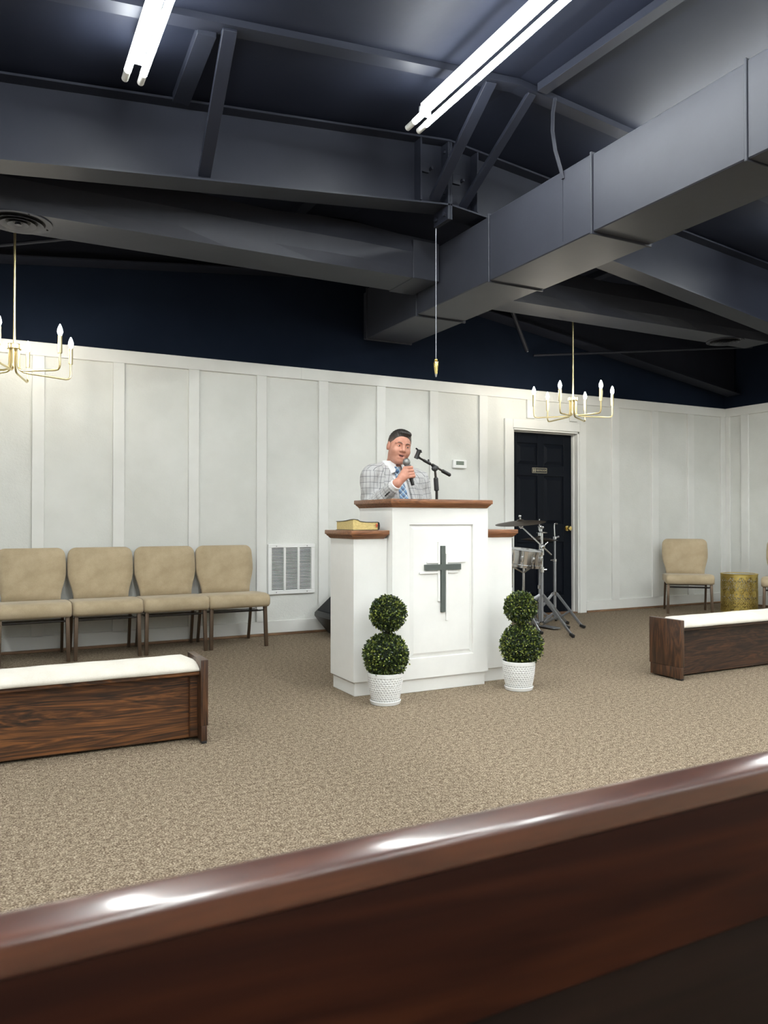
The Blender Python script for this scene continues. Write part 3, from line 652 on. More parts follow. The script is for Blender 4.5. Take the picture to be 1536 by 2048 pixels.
def cov(sx, off, th):
    vs = []; fs = []
    for lay in (0, 1):
        for j in range(ny + 1):
            for i in range(nx + 1):
                x = (-hx + 2 * hx * i / nx) * sx; y = (-hy + 2 * hy * j / ny) * 1.03
                vs.append((x, y, off(max(-hx, min(hx, x)), max(-hy, min(hy, y))) + th * lay))
    for j in range(ny):
        for i in range(nx): a = j * st_ + i; fs += [(a, a + st_, a + st_ + 1, a + 1), (a + o2, a + 1 + o2, a + st_ + 1 + o2, a + st_ + o2)]
    for i in range(nx): fs += [(i, i + 1, i + 1 + o2, i + o2), (ny * st_ + i, ny * st_ + i + o2, ny * st_ + i + 1 + o2, ny * st_ + i + 1)]
    for j in range(ny): fs += [(j * st_, j * st_ + o2, (j + 1) * st_ + o2, (j + 1) * st_), (j * st_ + nx, (j + 1) * st_ + nx, (j + 1) * st_ + nx + o2, j * st_ + nx + o2)]
    return B().add(vs, fs)
obj('cover', cov(1.05, lambda x, y: topz(x, y) + .0005, .003), 'leather', t, smooth=True, ang=50)
obj('cover', B().box(-hx * 1.05, hx * 1.05, -hy * 1.03, hy * 1.03, 0, .0035), 'leather', t, bevel=.001)
obj('spine', B().extr([(hx, 0), (hx + .010, .006), (hx + .013, .026), (hx + .010, .045), (hx, .05)], 'Y', -hy * 1.03, hy * 1.03), 'leather', t, smooth=True, ang=60)
obj('ribbon', B().tube([(hx - .010, -hy - .003, .038), (hx - .009, -hy - .009, .030), (hx - .011, -hy - .007, .018)], [.004, .006, .003], 6), 'ribbon', t, smooth=True)

# ------------------------------------------------------------------ topiaries
def pot_mesh():
    nu, nv = 34 * 5, 11 * 5; vs = []; fs = []; Hh = .172
    for j in range(nv + 1):
        v = j / nv; r0 = .078 + .024 * math.sin(v * math.pi / 2 * .95 + .05) ** .9
        for i in range(nu):
            u = i / nu; row = (v - .04) / .86 * 11; rr = math.floor(row); cv = row - rr - .5; cu = ((u * 34 + .5 * (rr % 2)) % 1) - .5
            d = math.exp(-((cu / .24) ** 2 + (cv / .30) ** 2)) if 0 <= row < 11 else 0
            r = r0 - .0055 * d; vs.append((r * math.cos(2 * math.pi * u), r * math.sin(2 * math.pi * u), .012 + Hh * v * .94))
    for j in range(nv):
        for i in range(nu): fs.append((j * nu + i, j * nu + (i + 1) % nu, (j + 1) * nu + (i + 1) % nu, (j + 1) * nu + i))
    k = len(vs); zt = .012 + Hh * .94
    for r, z in ((.1025, zt + .006), (.0985, zt + .006), (.092, zt - .03)):
        vs += [(r * math.cos(2 * math.pi * i / nu), r * math.sin(2 * math.pi * i / nu), z) for i in range(nu)]
    base = nv * nu
    for a in (base, k, k + nu):
        b_ = k if a == base else a + nu
        fs += [(a + i, a + (i + 1) % nu, b_ + (i + 1) % nu, b_ + i) for i in range(nu)]
    fs.append(tuple(range(nu))[::-1])
    me = bpy.data.meshes.new('pot'); me.from_pydata(vs, [], fs); me.materials.append(M['pot']); me.materials.append(M['pot_dot'])
    for j in range(nv):
        for i in range(nu):
            u, v = (i + .5) / nu, (j + .5) / nv; row = (v - .04) / .86 * 11; rr = math.floor(row); cv = row - rr - .5; cu = ((u * 34 + .5 * (rr % 2)) % 1) - .5
            if 0 <= row < 11 and (cu / .24) ** 2 + (cv / .30) ** 2 < .75: me.polygons[j * nu + i].material_index = 1
    for p in me.polygons: p.use_smooth = True
    return me
POT = pot_mesh()
def foliage(r, n, seed, flat=1.0):
    rg = np.random.default_rng(seed); vs = []; fs = []
    for i in range(n):
        d = Vector(rg.normal(size=3)); d.normalize()
        rad = r * (1.0 - .30 * rg.random() ** 2.2) * (1 + .04 * rg.normal()); p = d * rad
        p.z *= flat
        out = (d + Vector(rg.normal(size=3)) * .65).normalized(); side = out.cross(Vector(rg.normal(size=3))).normalized(); nrm = side.cross(out)
        l = .0135 * (.75 + .5 * rg.random()); w = l * .42; cup = nrm * l * .12
        o = len(vs)
        vs += [p, p + out * l * .45 + side * w - cup, p + out * l, p + out * l * .45 - side * w - cup, p + out * l * .5]
        fs += [(o, o + 1, o + 4), (o + 1, o + 2, o + 4), (o + 2, o + 3, o + 4), (o + 3, o, o + 4)]
    me = bpy.data.meshes.new('foliage'); me.from_pydata([tuple(v) for v in vs], [], fs); me.materials.append(M['leaf']); return me
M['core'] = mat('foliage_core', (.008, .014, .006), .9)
def topiary(x, y, label, c1, r1, c2, r2, seed):
    t = thing('topiary', label, 'plant', (x, y, 0))
    obj('saucer', B().lathe([(.08, 0), (.085, .002), (.09, .02), (.0865, .022), (.082, .008), (.001, .008)], 40), 'pot', t, smooth=True)
    obj('pot', POT, None, t)
    obj('soil', B().lathe([(.001, .150), (.094, .150), (.094, .156), (.001, .156)], 24), 'soil', t)
    obj('stem', B().tube([(0, 0, .15), (c1[0] * .8, 0, c1[2]), (c2[0], c2[1], c2[2] + .03)], .011, 8), 'stem', t, smooth=True)
    for c, r, s, n in ((c1, r1, seed, 5600), (c2, r2, seed + 1, 3700)):
        f = obj('foliage', foliage(r, n, s), None, t, loc=c); f['kind'] = 'stuff'; f['label'] = 'ball of small glossy boxwood leaves'
        obj('foliage_core', B().ball((0, 0, 0), r * .80, 20, 14), 'core', f, smooth=True)
topiary(2.052, 3.925, 'two-ball boxwood topiary in a white dimpled pot at the left of the pulpit', (.004, 0, .272), .124, (.018, 0, .512), .098, 11)
topiary(2.958, 3.868, 'two-ball boxwood topiary in a white dimpled pot at the right of the pulpit', (.022, 0, .272), .126, (.022, .01, .505), .094, 21)

# ------------------------------------------------------------------ floor monitors
def monitor(x, y, rz, label, w=.42):
    t = thing('floor_monitor', label, 'speaker', (x, y, 0), rz)
    prof = [(-.09, .0), (.16, 0), (.20, .04), (.20, .30), (.12, .43), (.05, .44), (-.225, .20), (-.23, .17)]
    obj('cabinet', B().extr(prof, 'X', -w / 2, w / 2), 'black', t, bevel=.012)
    obj('speaker_grille', B().add([], []).extr([(-.207, .222), (.033, .431), (.040, .423), (-.200, .214)], 'X', -w / 2 + .03, w / 2 - .03), 'blackcloth', t)
    return t
monitor(2.945, 6.41, R(-90), 'black wedge speaker on the carpet behind the left edge of the pulpit', .42)
monitor(-.17, 6.08, R(20), 'black wedge speaker at the left frame edge behind the cushioned bench')

# ------------------------------------------------------------------ microphone stand
t = thing('microphone_stand', 'black boom microphone stand with empty clip beside the speaking man', 'microphone stand', (2.86, 4.67, 0))
def ms(x, y, z): return (x - 2.86, y - 4.67, z)
obj('base', B().lathe([(.085, 0), (.085, .014), (.03, .03), (.012, .035)], 32), 'black', t, smooth=True)
obj('pole', B().cyl(ms(2.86, 4.67, .03), ms(2.852, 4.67, 1.26), .0095, n=12), 'dark_metal', t, smooth=True)
obj('pole_clutch', B().tube([ms(2.852, 4.67, 1.255), ms(2.851, 4.67, 1.262), ms(2.845, 4.67, 1.345), ms(2.844, 4.67, 1.352)], [.012, .0175, .0165, .011], 14), 'black', t, smooth=True)
obj('inner_pole', B().cyl(ms(2.844, 4.67, 1.35), ms(2.838, 4.67, 1.42), .0085, n=10), 'dark_metal', t, smooth=True)
obj('boom', B().cyl(ms(2.700, 4.67, 1.490), ms(2.905, 4.67, 1.398), .0075, n=10), 'dark_metal', t, smooth=True)
obj('boom_weight', B().tube([ms(2.895, 4.67, 1.402), ms(2.899, 4.67, 1.400), ms(2.962, 4.67, 1.372), ms(2.968, 4.67, 1.370)], [.009, .0135, .0135, .008], 12), 'black', t, smooth=True)
jt = obj('joint', B().cyl(ms(2.838, 4.652, 1.415), ms(2.838, 4.69, 1.415), .017, n=16).cyl(ms(2.815, 4.67, 1.439), ms(2.86, 4.67, 1.418), .0125, n=12), 'black', t, smooth=True, ang=40)
obj('knob', B().ball(ms(2.822, 4.645, 1.412), (.021, .012, .021), 14, 10), 'black', jt, smooth=True)
obj('collar', B().cyl(ms(2.745, 4.67, 1.470), ms(2.80, 4.67, 1.446), .0105, n=12).cyl(ms(2.785, 4.67, 1.452), ms(2.785, 4.67, 1.478), .006, n=8), 'black', t, smooth=True, ang=40)
cl = obj('microphone_clip', B().tube([ms(2.715, 4.67, 1.484), ms(2.694, 4.668, 1.494), ms(2.684, 4.665, 1.498)], [.008, .012, .013], 10).tube([ms(2.680, 4.665, 1.480), ms(2.694, 4.66, 1.515), ms(2.702, 4.655, 1.54)], [.0165, .015, .0165], 12), 'black', t, smooth=True, ang=40)
obj('clip_jaw', B().tube([ms(2.694, 4.655, 1.538), ms(2.712, 4.65, 1.536), ms(2.716, 4.65, 1.52)], .005, 8).tube([ms(2.69, 4.66, 1.542), ms(2.676, 4.655, 1.549)], .006, 8), 'black', cl, smooth=True)

# ------------------------------------------------------------------ drum hardware beside the door
def tripod(t, h, spread, angs, r=.0085):
    for a in angs:
        c, s = math.cos(R(a)), math.sin(R(a))
        lg = obj('leg', B().bar((c * .02, s * .02, h), (c * spread, s * spread, .022), .012, .026, (0, 0, 1)), 'steelgrey', t, bevel=.003)
        obj('leg_strut', B().bar((c * .02, s * .02, .06), (c * spread * .55, s * spread * .55, .022 + (h - .022) * .45), .008, .02, (0, 0, 1)), 'steelgrey', lg, bevel=.002)
        obj('rubber_foot', B().bar((c * (spread - .02), s * (spread - .02), .03), (c * (spread + .035), s * (spread + .035), .014), .026, .028, (0, 0, 1)), 'black', lg, bevel=.006)
def cymbal(r, rot, c, parent, name='cymbal'):
    o = obj(name, B().lathe([(.006, .028), (r * .12, .022), (r * .16, .012), (r * .6, .002), (r, -.012), (r, -.0135), (r * .6, 0), (r * .16, .010), (r * .1, .02), (.006, .025)], 48), 'cymbal', parent, smooth=True)
    o.location = c; o.rotation_euler = rot; return o
X0, Y0 = 4.735, 5.83
t = thing('cymbal_stand', 'chrome boom cymbal stand with tilted dark cymbal beside the pulpit', 'cymbal stand', (X0, Y0, 0))
obj('lower_tube', B().cyl((0, 0, .05), (0, 0, .58), .015, n=14), 'steelgrey', t, smooth=True)
obj('upper_tube', B().cyl((0, 0, .56), (0, 0, .94), .0115, n=12), 'chrome', t, smooth=True)
obj('clamp', B().cyl((0, 0, .55), (0, 0, .60), .021, n=14).cyl((0, 0, .575), (.045, -.01, .575), .008, n=8), 'chrome', t, smooth=True, ang=40)
obj('clamp', B().cyl((0, 0, .715), (0, 0, .775), .020, n=14), 'chrome', t, smooth=True, ang=40)
obj('boom_joint', B().ball((0, -.01, .80), .024, 14, 10).cyl((0, -.02, .80), (.05, -.03, .84), .007, n=8), 'chrome', t, smooth=True)
obj('boom', B().cyl((-.245, -.02, .978), (.115, .0, .715), .0065, n=10), 'chrome', t, smooth=True)
obj('tilter', B().ball((-.262, -.02, .988), .02, 12, 8).cyl((-.262, -.02, .99), (-.274, -.02, 1.088), .0065, n=10).ball((-.275, -.02, 1.086), .013, 10, 8), 'chrome', t, smooth=True, ang=40)
cymbal(.235, (R(2), R(-6.5), 0), (-.27, -.02, 1.030), t)
obj('top_cap', B().lathe([(.05, .925), (.052, .93), (.03, .94), (.012, .942)], 20).cyl((-.01, 0, .94), (-.01, 0, .965), .012, n=10).ball((-.02, 0, .985), (.022, .016, .018), 12, 8).ball((.008, 0, .98), (.014, .014, .014), 10, 8), 'chrome', t, smooth=True, ang=40)
obj('foot_collar', B().lathe([(.012, .045), (.026, .05), (.028, .075), (.018, .085)], 16), 'chrome', t, smooth=True)
tripod(t, .335, .50, (-98, 22, 142))
X1, Y1 = 5.06, 6.03
t = thing('straight_stand', 'plain chrome percussion stand closest to the door knob', 'stand', (X1, Y1, 0))
obj('lower_tube', B().cyl((0, 0, .06), (0, 0, .66), .0145, n=12), 'steelgrey', t, smooth=True)
obj('upper_tube', B().cyl((0, 0, .64), (0, 0, .87), .010, n=12), 'steelgrey', t, smooth=True)
obj('clamp', B().cyl((0, 0, .635), (0, 0, .66), .018, n=12).cyl((-.05, 0, .65), (.0, 0, .65), .006, n=8), 'chrome', t, smooth=True, ang=40)
obj('clamp', B().cyl((0, 0, .86), (0, 0, .885), .016, n=12).cyl((0, 0, .872), (.045, -.01, .885), .008, n=8), 'chrome', t, smooth=True, ang=40)
obj('top_rod', B().tube([(0, 0, .87), (-.006, 0, 1.0), (-.002, 0, 1.012), (.01, 0, 1.015), (.035, 0, 1.012)], .0055, 8), 'chrome', t, smooth=True)
obj('leg_hub', B().cyl((0, 0, .30), (0, 0, .335), .021, n=14).cyl((-.045, 0, .318), (0, 0, .318), .006, n=8), 'chrome', t, smooth=True, ang=40)
tripod(t, .32, .30, (-72, 48, 168))
X2, Y2 = 4.86, 6.02
t = thing('hi_hat_stand', 'chrome hi-hat stand with a pair of dark flat cymbals before the door', 'hi-hat', (X2, Y2, 0))
obj('tube', B().cyl((0, 0, .05), (0, 0, .76), .012, n=12), 'steelgrey', t, smooth=True)
obj('pull_rod', B().cyl((0, 0, .75), (0, 0, 1.06), .0045, n=8), 'chrome', t, smooth=True)
obj('clutch', B().cyl((0, 0, .895), (0, 0, .93), .014, n=10).cyl((0, 0, .95), (0, 0, .975), .01, n=10).ball((.02, 0, .925), .013, 10, 8), 'chrome', t, smooth=True, ang=40)
obj('foot_plate', B().box(-.045, .045, -.26, .02, .01, .022), 'steelgrey', t, bevel=.004)
cymbal(.178, (0, R(2), 0), (0, 0, .868), t); c_ = cymbal(.178, (R(180), R(2), 0), (0, 0, .842), t)
obj('clamp', B().cyl((0, 0, .375), (0, 0, .41), .018, n=12), 'chrome', t, smooth=True)
tripod(t, .30, .27, (-60, 60, 180))
# toms
def drum(x, y, z0, z1, r, shell, label, tilt=0, chrome_lugs=8):
    t = thing('drum', label, 'drum', (x, y, 0)); h = z1 - z0
    piv = obj('shell', B().lathe([(r - .006, -h / 2), (r, -h / 2), (r, h / 2), (r - .006, h / 2)], 40, closed=True), shell, t, smooth=True, ang=40); piv.location = (0, 0, (z0 + z1) / 2); piv.rotation_euler = (R(tilt), R(tilt * .5), 0)
    for s in (-1, 1):
        obj('hoop', B().lathe([(r + .002, s * h / 2 - .014), (r + .013, s * h / 2 - .014), (r + .013, s * h / 2 + .012), (r + .004, s * h / 2 + .014)], 40, closed=True), 'chrome', piv, smooth=True, ang=40)
        obj('drum_head', B().lathe([(.001, s * h / 2), (r, s * h / 2), (r, s * h / 2 + s * .002), (.001, s * h / 2 + s * .002)], 36), 'wwhite' if shell == 'chrome' else 'black', piv)
    for j in range(chrome_lugs):
        a = 2 * math.pi * j / chrome_lugs + .2; c, s = math.cos(a), math.sin(a)
        obj('lug', B().bar(((r + .008) * c, (r + .008) * s, -h * .22), ((r + .008) * c, (r + .008) * s, h * .22), .022, .018, (c, s, 0)), 'chrome', piv, bevel=.005)
        obj('tension_rod', B().cyl(((r + .011) * c, (r + .011) * s, -h / 2 - .012), ((r + .011) * c, (r + .011) * s, h / 2 + .014), .0045, n=6), 'chrome', piv)
    return t
sn = drum(4.54, 5.86, .628, .758, .165, 'chrome', 'shallow chrome snare drum behind the right wing of the pulpit', 6, 10)
obj('stand_tube', B().cyl((-.0, 0, .05), (0, 0, .60), .012, n=12), 'chrome', sn, smooth=True)
obj('basket', B().tube([(-.15, .05, .635), (0, 0, .55), (.15, .05, .635)], .008, 8).tube([(0, -.16, .63), (0, 0, .55)], .008, 8), 'chrome', sn, smooth=True)
tripod(sn, .25, .24, (-90, 30, 150))
ft = drum(4.46, 6.28, .40, .86, .20, 'black', 'tall black floor tom mostly hidden behind the pulpit wing', 0, 8)
for j in range(3):
    a = R(-75 + 120 * j); obj('drum_leg', B().tube([(.235 * math.cos(a), .235 * math.sin(a), .70), (.235 * math.cos(a), .235 * math.sin(a), .3), (.25 * math.cos(a), .25 * math.sin(a), .012)], .006, 8), 'chrome', ft, smooth=True)
# ------------------------------------------------------------------ the speaking man
def smin(a, b, k):
    h = np.clip(.5 + .5 * (b - a) / k, 0, 1); return b * (1 - h) + a * h - k * h * (1 - h)
def smax(a, b, k): return -smin(-a, -b, k)
def ell(p, c, r, rot=None):
    q_ = p - np.array(c, np.float32)
    if rot is not None: q_ = q_ @ rot
    r = np.array(r, np.float32); k0 = np.linalg.norm(q_ / r, axis=-1); k1 = np.linalg.norm(q_ / (r * r), axis=-1) + 1e-9
    return k0 * (k0 - 1) / k1
def cone(p, a, b, ra, rb):
    a = np.array(a, np.float32); b = np.array(b, np.float32); ab = b - a; pa = p - a
    h = np.clip((pa @ ab) / (ab @ ab), 0, 1); return np.linalg.norm(pa - h[..., None] * ab, axis=-1) - (ra + (rb - ra) * h)
def nets(fn, lo, hi, h):
    ax = [np.arange(lo[i], hi[i] + h, h, dtype=np.float32) for i in range(3)]
    g = np.stack(np.meshgrid(*ax, indexing='ij'), -1); f = fn(g); s_ = f < 0
    n = np.array(f.shape) - 1
    corners = [(i, j, k) for i in (0, 1) for j in (0, 1) for k in (0, 1)]
    def sl(a, c): return a[c[0]:c[0] + n[0], c[1]:c[1] + n[1], c[2]:c[2] + n[2]]
    cnt = sum(sl(s_, c).astype(np.int8) for c in corners); act = (cnt > 0) & (cnt < 8)
    idx = np.argwhere(act); mp = np.full(act.shape, -1, np.int32); mp[act] = np.arange(len(idx))
    acc = np.zeros((len(idx), 3), np.float32); num = np.zeros((len(idx), 1), np.float32)
    for a in corners:
        for d in range(3):
            if a[d]: continue
            b = list(a); b[d] = 1; ia = idx + a; ib = idx + b
            fa = f[tuple(ia.T)]; fb = f[tuple(ib.T)]; cr = (fa < 0) != (fb < 0); t_ = np.where(cr, fa / (fa - fb + 1e-12), 0)
            pt = np.tile(np.array(a, np.float32), (len(idx), 1)); pt[:, d] = t_; acc += pt * cr[:, None]; num += cr[:, None]
    V = (idx + acc / num) * h + np.array(lo, np.float32); Q = []
    for d in range(3):
        e1, e2 = [(1, 2), (2, 0), (0, 1)][d]
        sa = s_[tuple(slice(0, -1) if i == d else slice(1, -1) for i in range(3))]; sb = s_[tuple(slice(1, None) if i == d else slice(1, -1) for i in range(3))]
        ch = np.argwhere(sa != sb)
        if not len(ch): continue
        base = ch.copy(); base[:, e1] += 1; base[:, e2] += 1
        flip = sb[tuple(ch.T)]
        def cell(o1, o2): c = base.copy(); c[:, e1] += o1; c[:, e2] += o2; return mp[tuple(c.T)]
        q4 = np.stack([cell(-1, -1), cell(0, -1), cell(0, 0), cell(-1, 0)], 1); q4[flip] = q4[flip][:, ::-1]; Q.append(q4)
    return V, np.concatenate(Q)
def to_mesh(name, parts, m, uv=None):
    V = np.concatenate([v for v, _ in parts]); off = 0; F = []
    for v, q4 in parts: F.append(q4 + off); off += len(v)
    F = np.concatenate(F); me = bpy.data.meshes.new(name); me.from_pydata(V.tolist(), [], F.tolist()); me.materials.append(M[m])
    for p_ in me.polygons: p_.use_smooth = True
    if uv is not None:
        U = uv(V); l = me.uv_layers.new(name='cloth'); vi = np.zeros(len(me.loops), np.int32); me.loops.foreach_get('vertex_index', vi); l.data.foreach_set('uv', U[vi].astype(np.float32).ravel())
    return me
PX, PY = 2.63, 4.86
def rotm(yaw, roll, pitch):
    return np.array((Matrix.Rotation(R(yaw), 3, 'Z') @ Matrix.Rotation(R(roll), 3, 'Y') @ Matrix.Rotation(R(pitch), 3, 'X')), np.float32)
HR = rotm(-10, 11, 5); HC = np.array((-.005, -.055, 1.570), np.float32)   # head frame
def hw(v): return tuple(HR @ np.array(v, np.float32) + HC)                 # head point -> person space
def head_sdf(p):
    q_ = (p - HC) @ HR; q_[..., 0] *= 1.0
    d = ell(q_, (0, .020, .034), (.079, .100, .090))
    d = smin(d, ell(q_, (0, -.022, -.030), (.067, .074, .088)), .03)
    d = smin(d, ell(q_, (0, -.012, -.066), (.062, .066, .046)), .03)
    d = smin(d, ell(q_, (0, -.066, -.103), (.030, .026, .022)), .03)
    for s in (-1, 1):
        d = smin(d, ell(q_, (s * .040, -.062, -.030), (.026, .026, .028)), .025)
        d = smin(d, cone(q_, (s * .012, -.090, .022), (s * .050, -.076, .020), .0085, .007), .014)
        d = smax(d, -ell(q_, (s * .031, -.101, .003), (.019, .016, .0115)), .012)
        d = smin(d, ell(q_, (s * .031, -.0795, .002), (.0165, .0125, .0115)), .006)
        d = smin(d, ell(q_, (s * .079, .014, -.008), (.010, .020, .031)), .008)
        d = smax(d, -ell(q_, (s * .091, .010, -.004), (.007, .011, .018)), .006)
    nose = cone(q_, (0, -.090, .014), (0, -.112, -.026), .0085, .0125)
    for s in (-1, 1): nose = smin(nose, ell(q_, (s * .0125, -.100, -.031), (.0095, .011, .008)), .008)
    d = smin(d, nose, .012)
    d = smin(d, cone(q_, (-.021, -.088, -.053), (.021, -.088, -.053), .0055, .0055), .010)
    d = smin(d, cone(q_, (-.017, -.086, -.078), (.017, -.086, -.078), .0075, .0075), .010)
    d = smax(d, -ell(q_, (0, -.098, -.0655), (.0195, .020, .0075)), .004)
    return d
NB = (-.02, .02, 1.40)
def upper_body(p):
    d = head_sdf(p)
    d = smin(d, cone(p, hw((0, .018, -.06)), NB, .056, .066), .03)
    return d
SR, ER, WR = (-.205, .01, 1.352), (-.212, .0, 1.125), (-.128, -.243, 1.298)
SL, EL, WL = (.208, .01, 1.325), (.255, .03, 1.06), (.262, -.06, .83)
MH, MT = np.array((-.042, -.222, 1.452)), np.array((-.004, -.242, 1.300))     # microphone head and tail
md = (MH - MT) / np.linalg.norm(MH - MT)
KC = np.array((-.062, -.268, 1.372)); fingers = []
for i_, (o, l_) in enumerate(((.033, 1.0), (.012, 1.05), (-.010, 1.0), (-.030, .85))):
    K = KC + md * o + np.array((-.004 * abs(i_ - 1.2), .003 * abs(i_ - 1.2), 0)); mc = MT + md * (np.dot(K - MT, md))
    P1 = mc + np.array((.014, -.0265, .002)) * (1, 1, 1); P2 = mc + np.array((.0265, .004, -.002)); P3 = mc + np.array((.010, .0265, -.004))
    fingers.append((K, P1, P2, P3))
def hand_sdf(p):
    d = cone(p, WR, np.array(WR) * .74 + np.array(ER) * .26, .029, .031)
    d = smin(d, cone(p, WR, KC * .6 + np.array(WR) * .4, .028, .026), .02)
    for K, P1, P2, P3 in fingers:
        d = smin(d, cone(p, np.array(WR) * .55 + K * .45, K, .017, .0125), .014)
        f_ = smin(smin(cone(p, K, P1, .0118, .0102), cone(p, P1, P2, .0100, .0092), .003), cone(p, P2, P3, .0092, .0080), .003)
        d = smin(d, f_, .0045)
    t0 = np.array(WR) * .6 + KC * .4 + np.array((.0, .018, -.004)); t1 = MT + md * .088 + np.array((-.032, .012, 0)); t2 = MT + md * .118 + np.array((-.012, .029, 0))
    th = smin(cone(p, t0, t1, .016, .012), cone(p, t1, t2, .0115, .009), .006)
    return smin(d, th, .012)
def torso_core(p):
    d = ell(p, (0, .015, 1.20), (.17, .10, .22)); d = smin(d, ell(p, (0, .0, .98), (.16, .12, .2)), .05)
    d = smin(d, cone(p, NB, (0, .02, 1.28), .065, .1), .05)
    for Sx, Ex, Wx in ((SR, ER, WR), (SL, EL, WL)):
        d = smin(d, cone(p, Sx, Ex, .05, .042), .03); d = smin(d, cone(p, Ex, Wx, .042, .028), .02)
    for s in (-1, 1):
        d = smin(d, cone(p, (s * .09, .0, .92), (s * .10, -.01, .50), .085, .058), .03); d = smin(d, cone(p, (s * .10, -.01, .50), (s * .105, .02, .09), .056, .036), .02)
        d = smin(d, cone(p, (s * .105, .03, .04), (s * .115, -.08, .035), .035, .028), .02)
    # relaxed left hand
    d = smin(d, ell(p, (.262, -.065, .765), (.018, .040, .055)), .02)
    for k_ in range(4): d = smin(d, cone(p, (.262, -.098 + .022 * k_, .73), (.252, -.10 + .022 * k_, .655 + .006 * abs(k_ - 1.4)), .010, .008), .004)
    d = smin(d, cone(p, (.255, -.095, .78), (.243, -.125, .715), .012, .009), .008)
    return d
def mk_skin():
    m = mat('skin', (.55, .27, .19), .48, spec=.35); v = coords(m); n_ = noise(m, v, 30, 4)
    L(m, ramp(m, n_, [(.3, (.50, .225, .155)), (.7, (.60, .305, .225))]), P(m).inputs['Base Color'])
    P(m).inputs['Subsurface Weight'].default_value = .0; return m
M['skin'] = mk_skin()
def mk_hair():
    m = mat('hair', (.03, .022, .017), .55); v = coords(m, (120, 30, 30)); n_ = noise(m, v, 2, 3)
    tc = N(m, 'ShaderNodeTexCoord'); sp = N(m, 'ShaderNodeSeparateXYZ'); L(m, tc.outputs['Object'], sp.inputs[0])
    mr = N(m, 'ShaderNodeMapRange'); mr.inputs['From Min'].default_value = 1.592; mr.inputs['From Max'].default_value = 1.672; L(m, sp.outputs['Z'], mr.inputs['Value'])
    ad = N(m, 'ShaderNodeMath', operation='MULTIPLY_ADD'); L(m, n_, ad.inputs[0]); ad.inputs[1].default_value = .25; L(m, mr.outputs[0], ad.inputs[2])
    L(m, ramp(m, ad.outputs[0], [(.05, (.17, .105, .08)), (.55, (.055, .042, .036)), (1.0, (.022, .018, .016))]), P(m).inputs['Base Color']); return m
M['hair'] = mk_hair()
body = to_mesh('person', [nets(upper_body, (-.16, -.24, 1.36), (.15, .13, 1.73), .0033), nets(hand_sdf, (-.22, -.32, 1.22), (.06, -.13, 1.46), .0030), nets(torso_core, (-.36, -.22, -.01), (.36, .17, 1.46), .008)], 'skin')
person = tag(obj('person', body, None, loc=(PX, PY, 0)), 'man in grey check jacket and blue tie speaking into a handheld microphone', 'person')
def hair_sdf(p):
    q_ = (p - HC) @ HR
    d = ell(q_, (0, .021, .036), (.0815, .1025, .0930)); d = smin(d, ell(q_, (.004, -.026, .098), (.056, .058, .0235)), .02); d = d + .0012 * np.sin(q_[..., 0] * 420 + q_[..., 2] * 160) * np.clip(q_[..., 2] * 20 - .6, 0, 1)
    y = q_[..., 1]; zl = np.interp(y, [-.14, -.085, -.066, -.052, -.036, -.016, -.002, .03, .06, .12], [.078, .076, .070, .050, .016, -.010, .014, .018, -.030, -.065]).astype(np.float32)
    return smax(d, (zl - q_[..., 2]) * .8, .004)
obj('hair', to_mesh('hair', [nets(hair_sdf, (-.16, -.24, 1.46), (.15, .12, 1.74), .0035)], 'hair'), None, person)
M['eyewhite'] = mat('eye_white', (.62, .58, .55), .25); M['iris'] = mat('iris', (.05, .035, .025), .2); M['mouth'] = mat('mouth_dark', (.05, .012, .010), .6); M['lip'] = mat('lip', (.42, .15, .12), .5); M['teeth'] = mat('teeth', (.62, .60, .55), .3)
rotH = Matrix([list(map(float, r_)) for r_ in HR])
for s in (-1, 1):
    e_ = obj('eye', B().ball(hw((s * .031, -.0835, .002)), (.0115, .0095, .0060), 14, 10, rotH), 'eyewhite', person, smooth=True)
    obj('iris', B().ball(hw((s * .031 + .001, -.0905, .002)), (.0050, .0030, .0050), 12, 8, rotH), 'iris', e_, smooth=True)
    obj('eyelid', B().tube([hw((s * .018, -.089, .003)), hw((s * .025, -.0925, .0085)), hw((s * .033, -.0925, .0095)), hw((s * .041, -.0885, .0065)), hw((s * .045, -.084, .002))], [.002, .003, .003, .0028, .0018], 8), 'skin', e_, smooth=True)
    obj('eyebrow', B().tube([hw((s * .012, -.0975, .0195)), hw((s * .025, -.0965, .0255)), hw((s * .038, -.0905, .026)), hw((s * .050, -.080, .020))], [.0028, .0036, .0032, .0015], 8), 'hair', person, smooth=True)
obj('mouth', B().ball(hw((0, -.081, -.0655)), (.0165, .010, .0075), 14, 8, rotH), 'mouth', person, smooth=True)
obj('teeth', B().ball(hw((0, -.086, -.0615)), (.0115, .006, .0028), 12, 8, rotH), 'teeth', person, smooth=True)
obj('lip', B().tube([hw((-.021, -.084, -.064)), hw((-.012, -.0925, -.0575)), hw((0, -.0955, -.0575)), hw((.012, -.0925, -.0575)), hw((.021, -.084, -.064))], [.0015, .0034, .0034, .0034, .0015], 8), 'lip', person, smooth=True)
obj('lip', B().tube([hw((-.020, -.084, -.066)), hw((-.010, -.0915, -.0735)), hw((0, -.0935, -.0745)), hw((.010, -.0915, -.0735)), hw((.020, -.084, -.066))], [.0015, .0040, .0044, .0040, .0015], 8), 'lip', person, smooth=True)
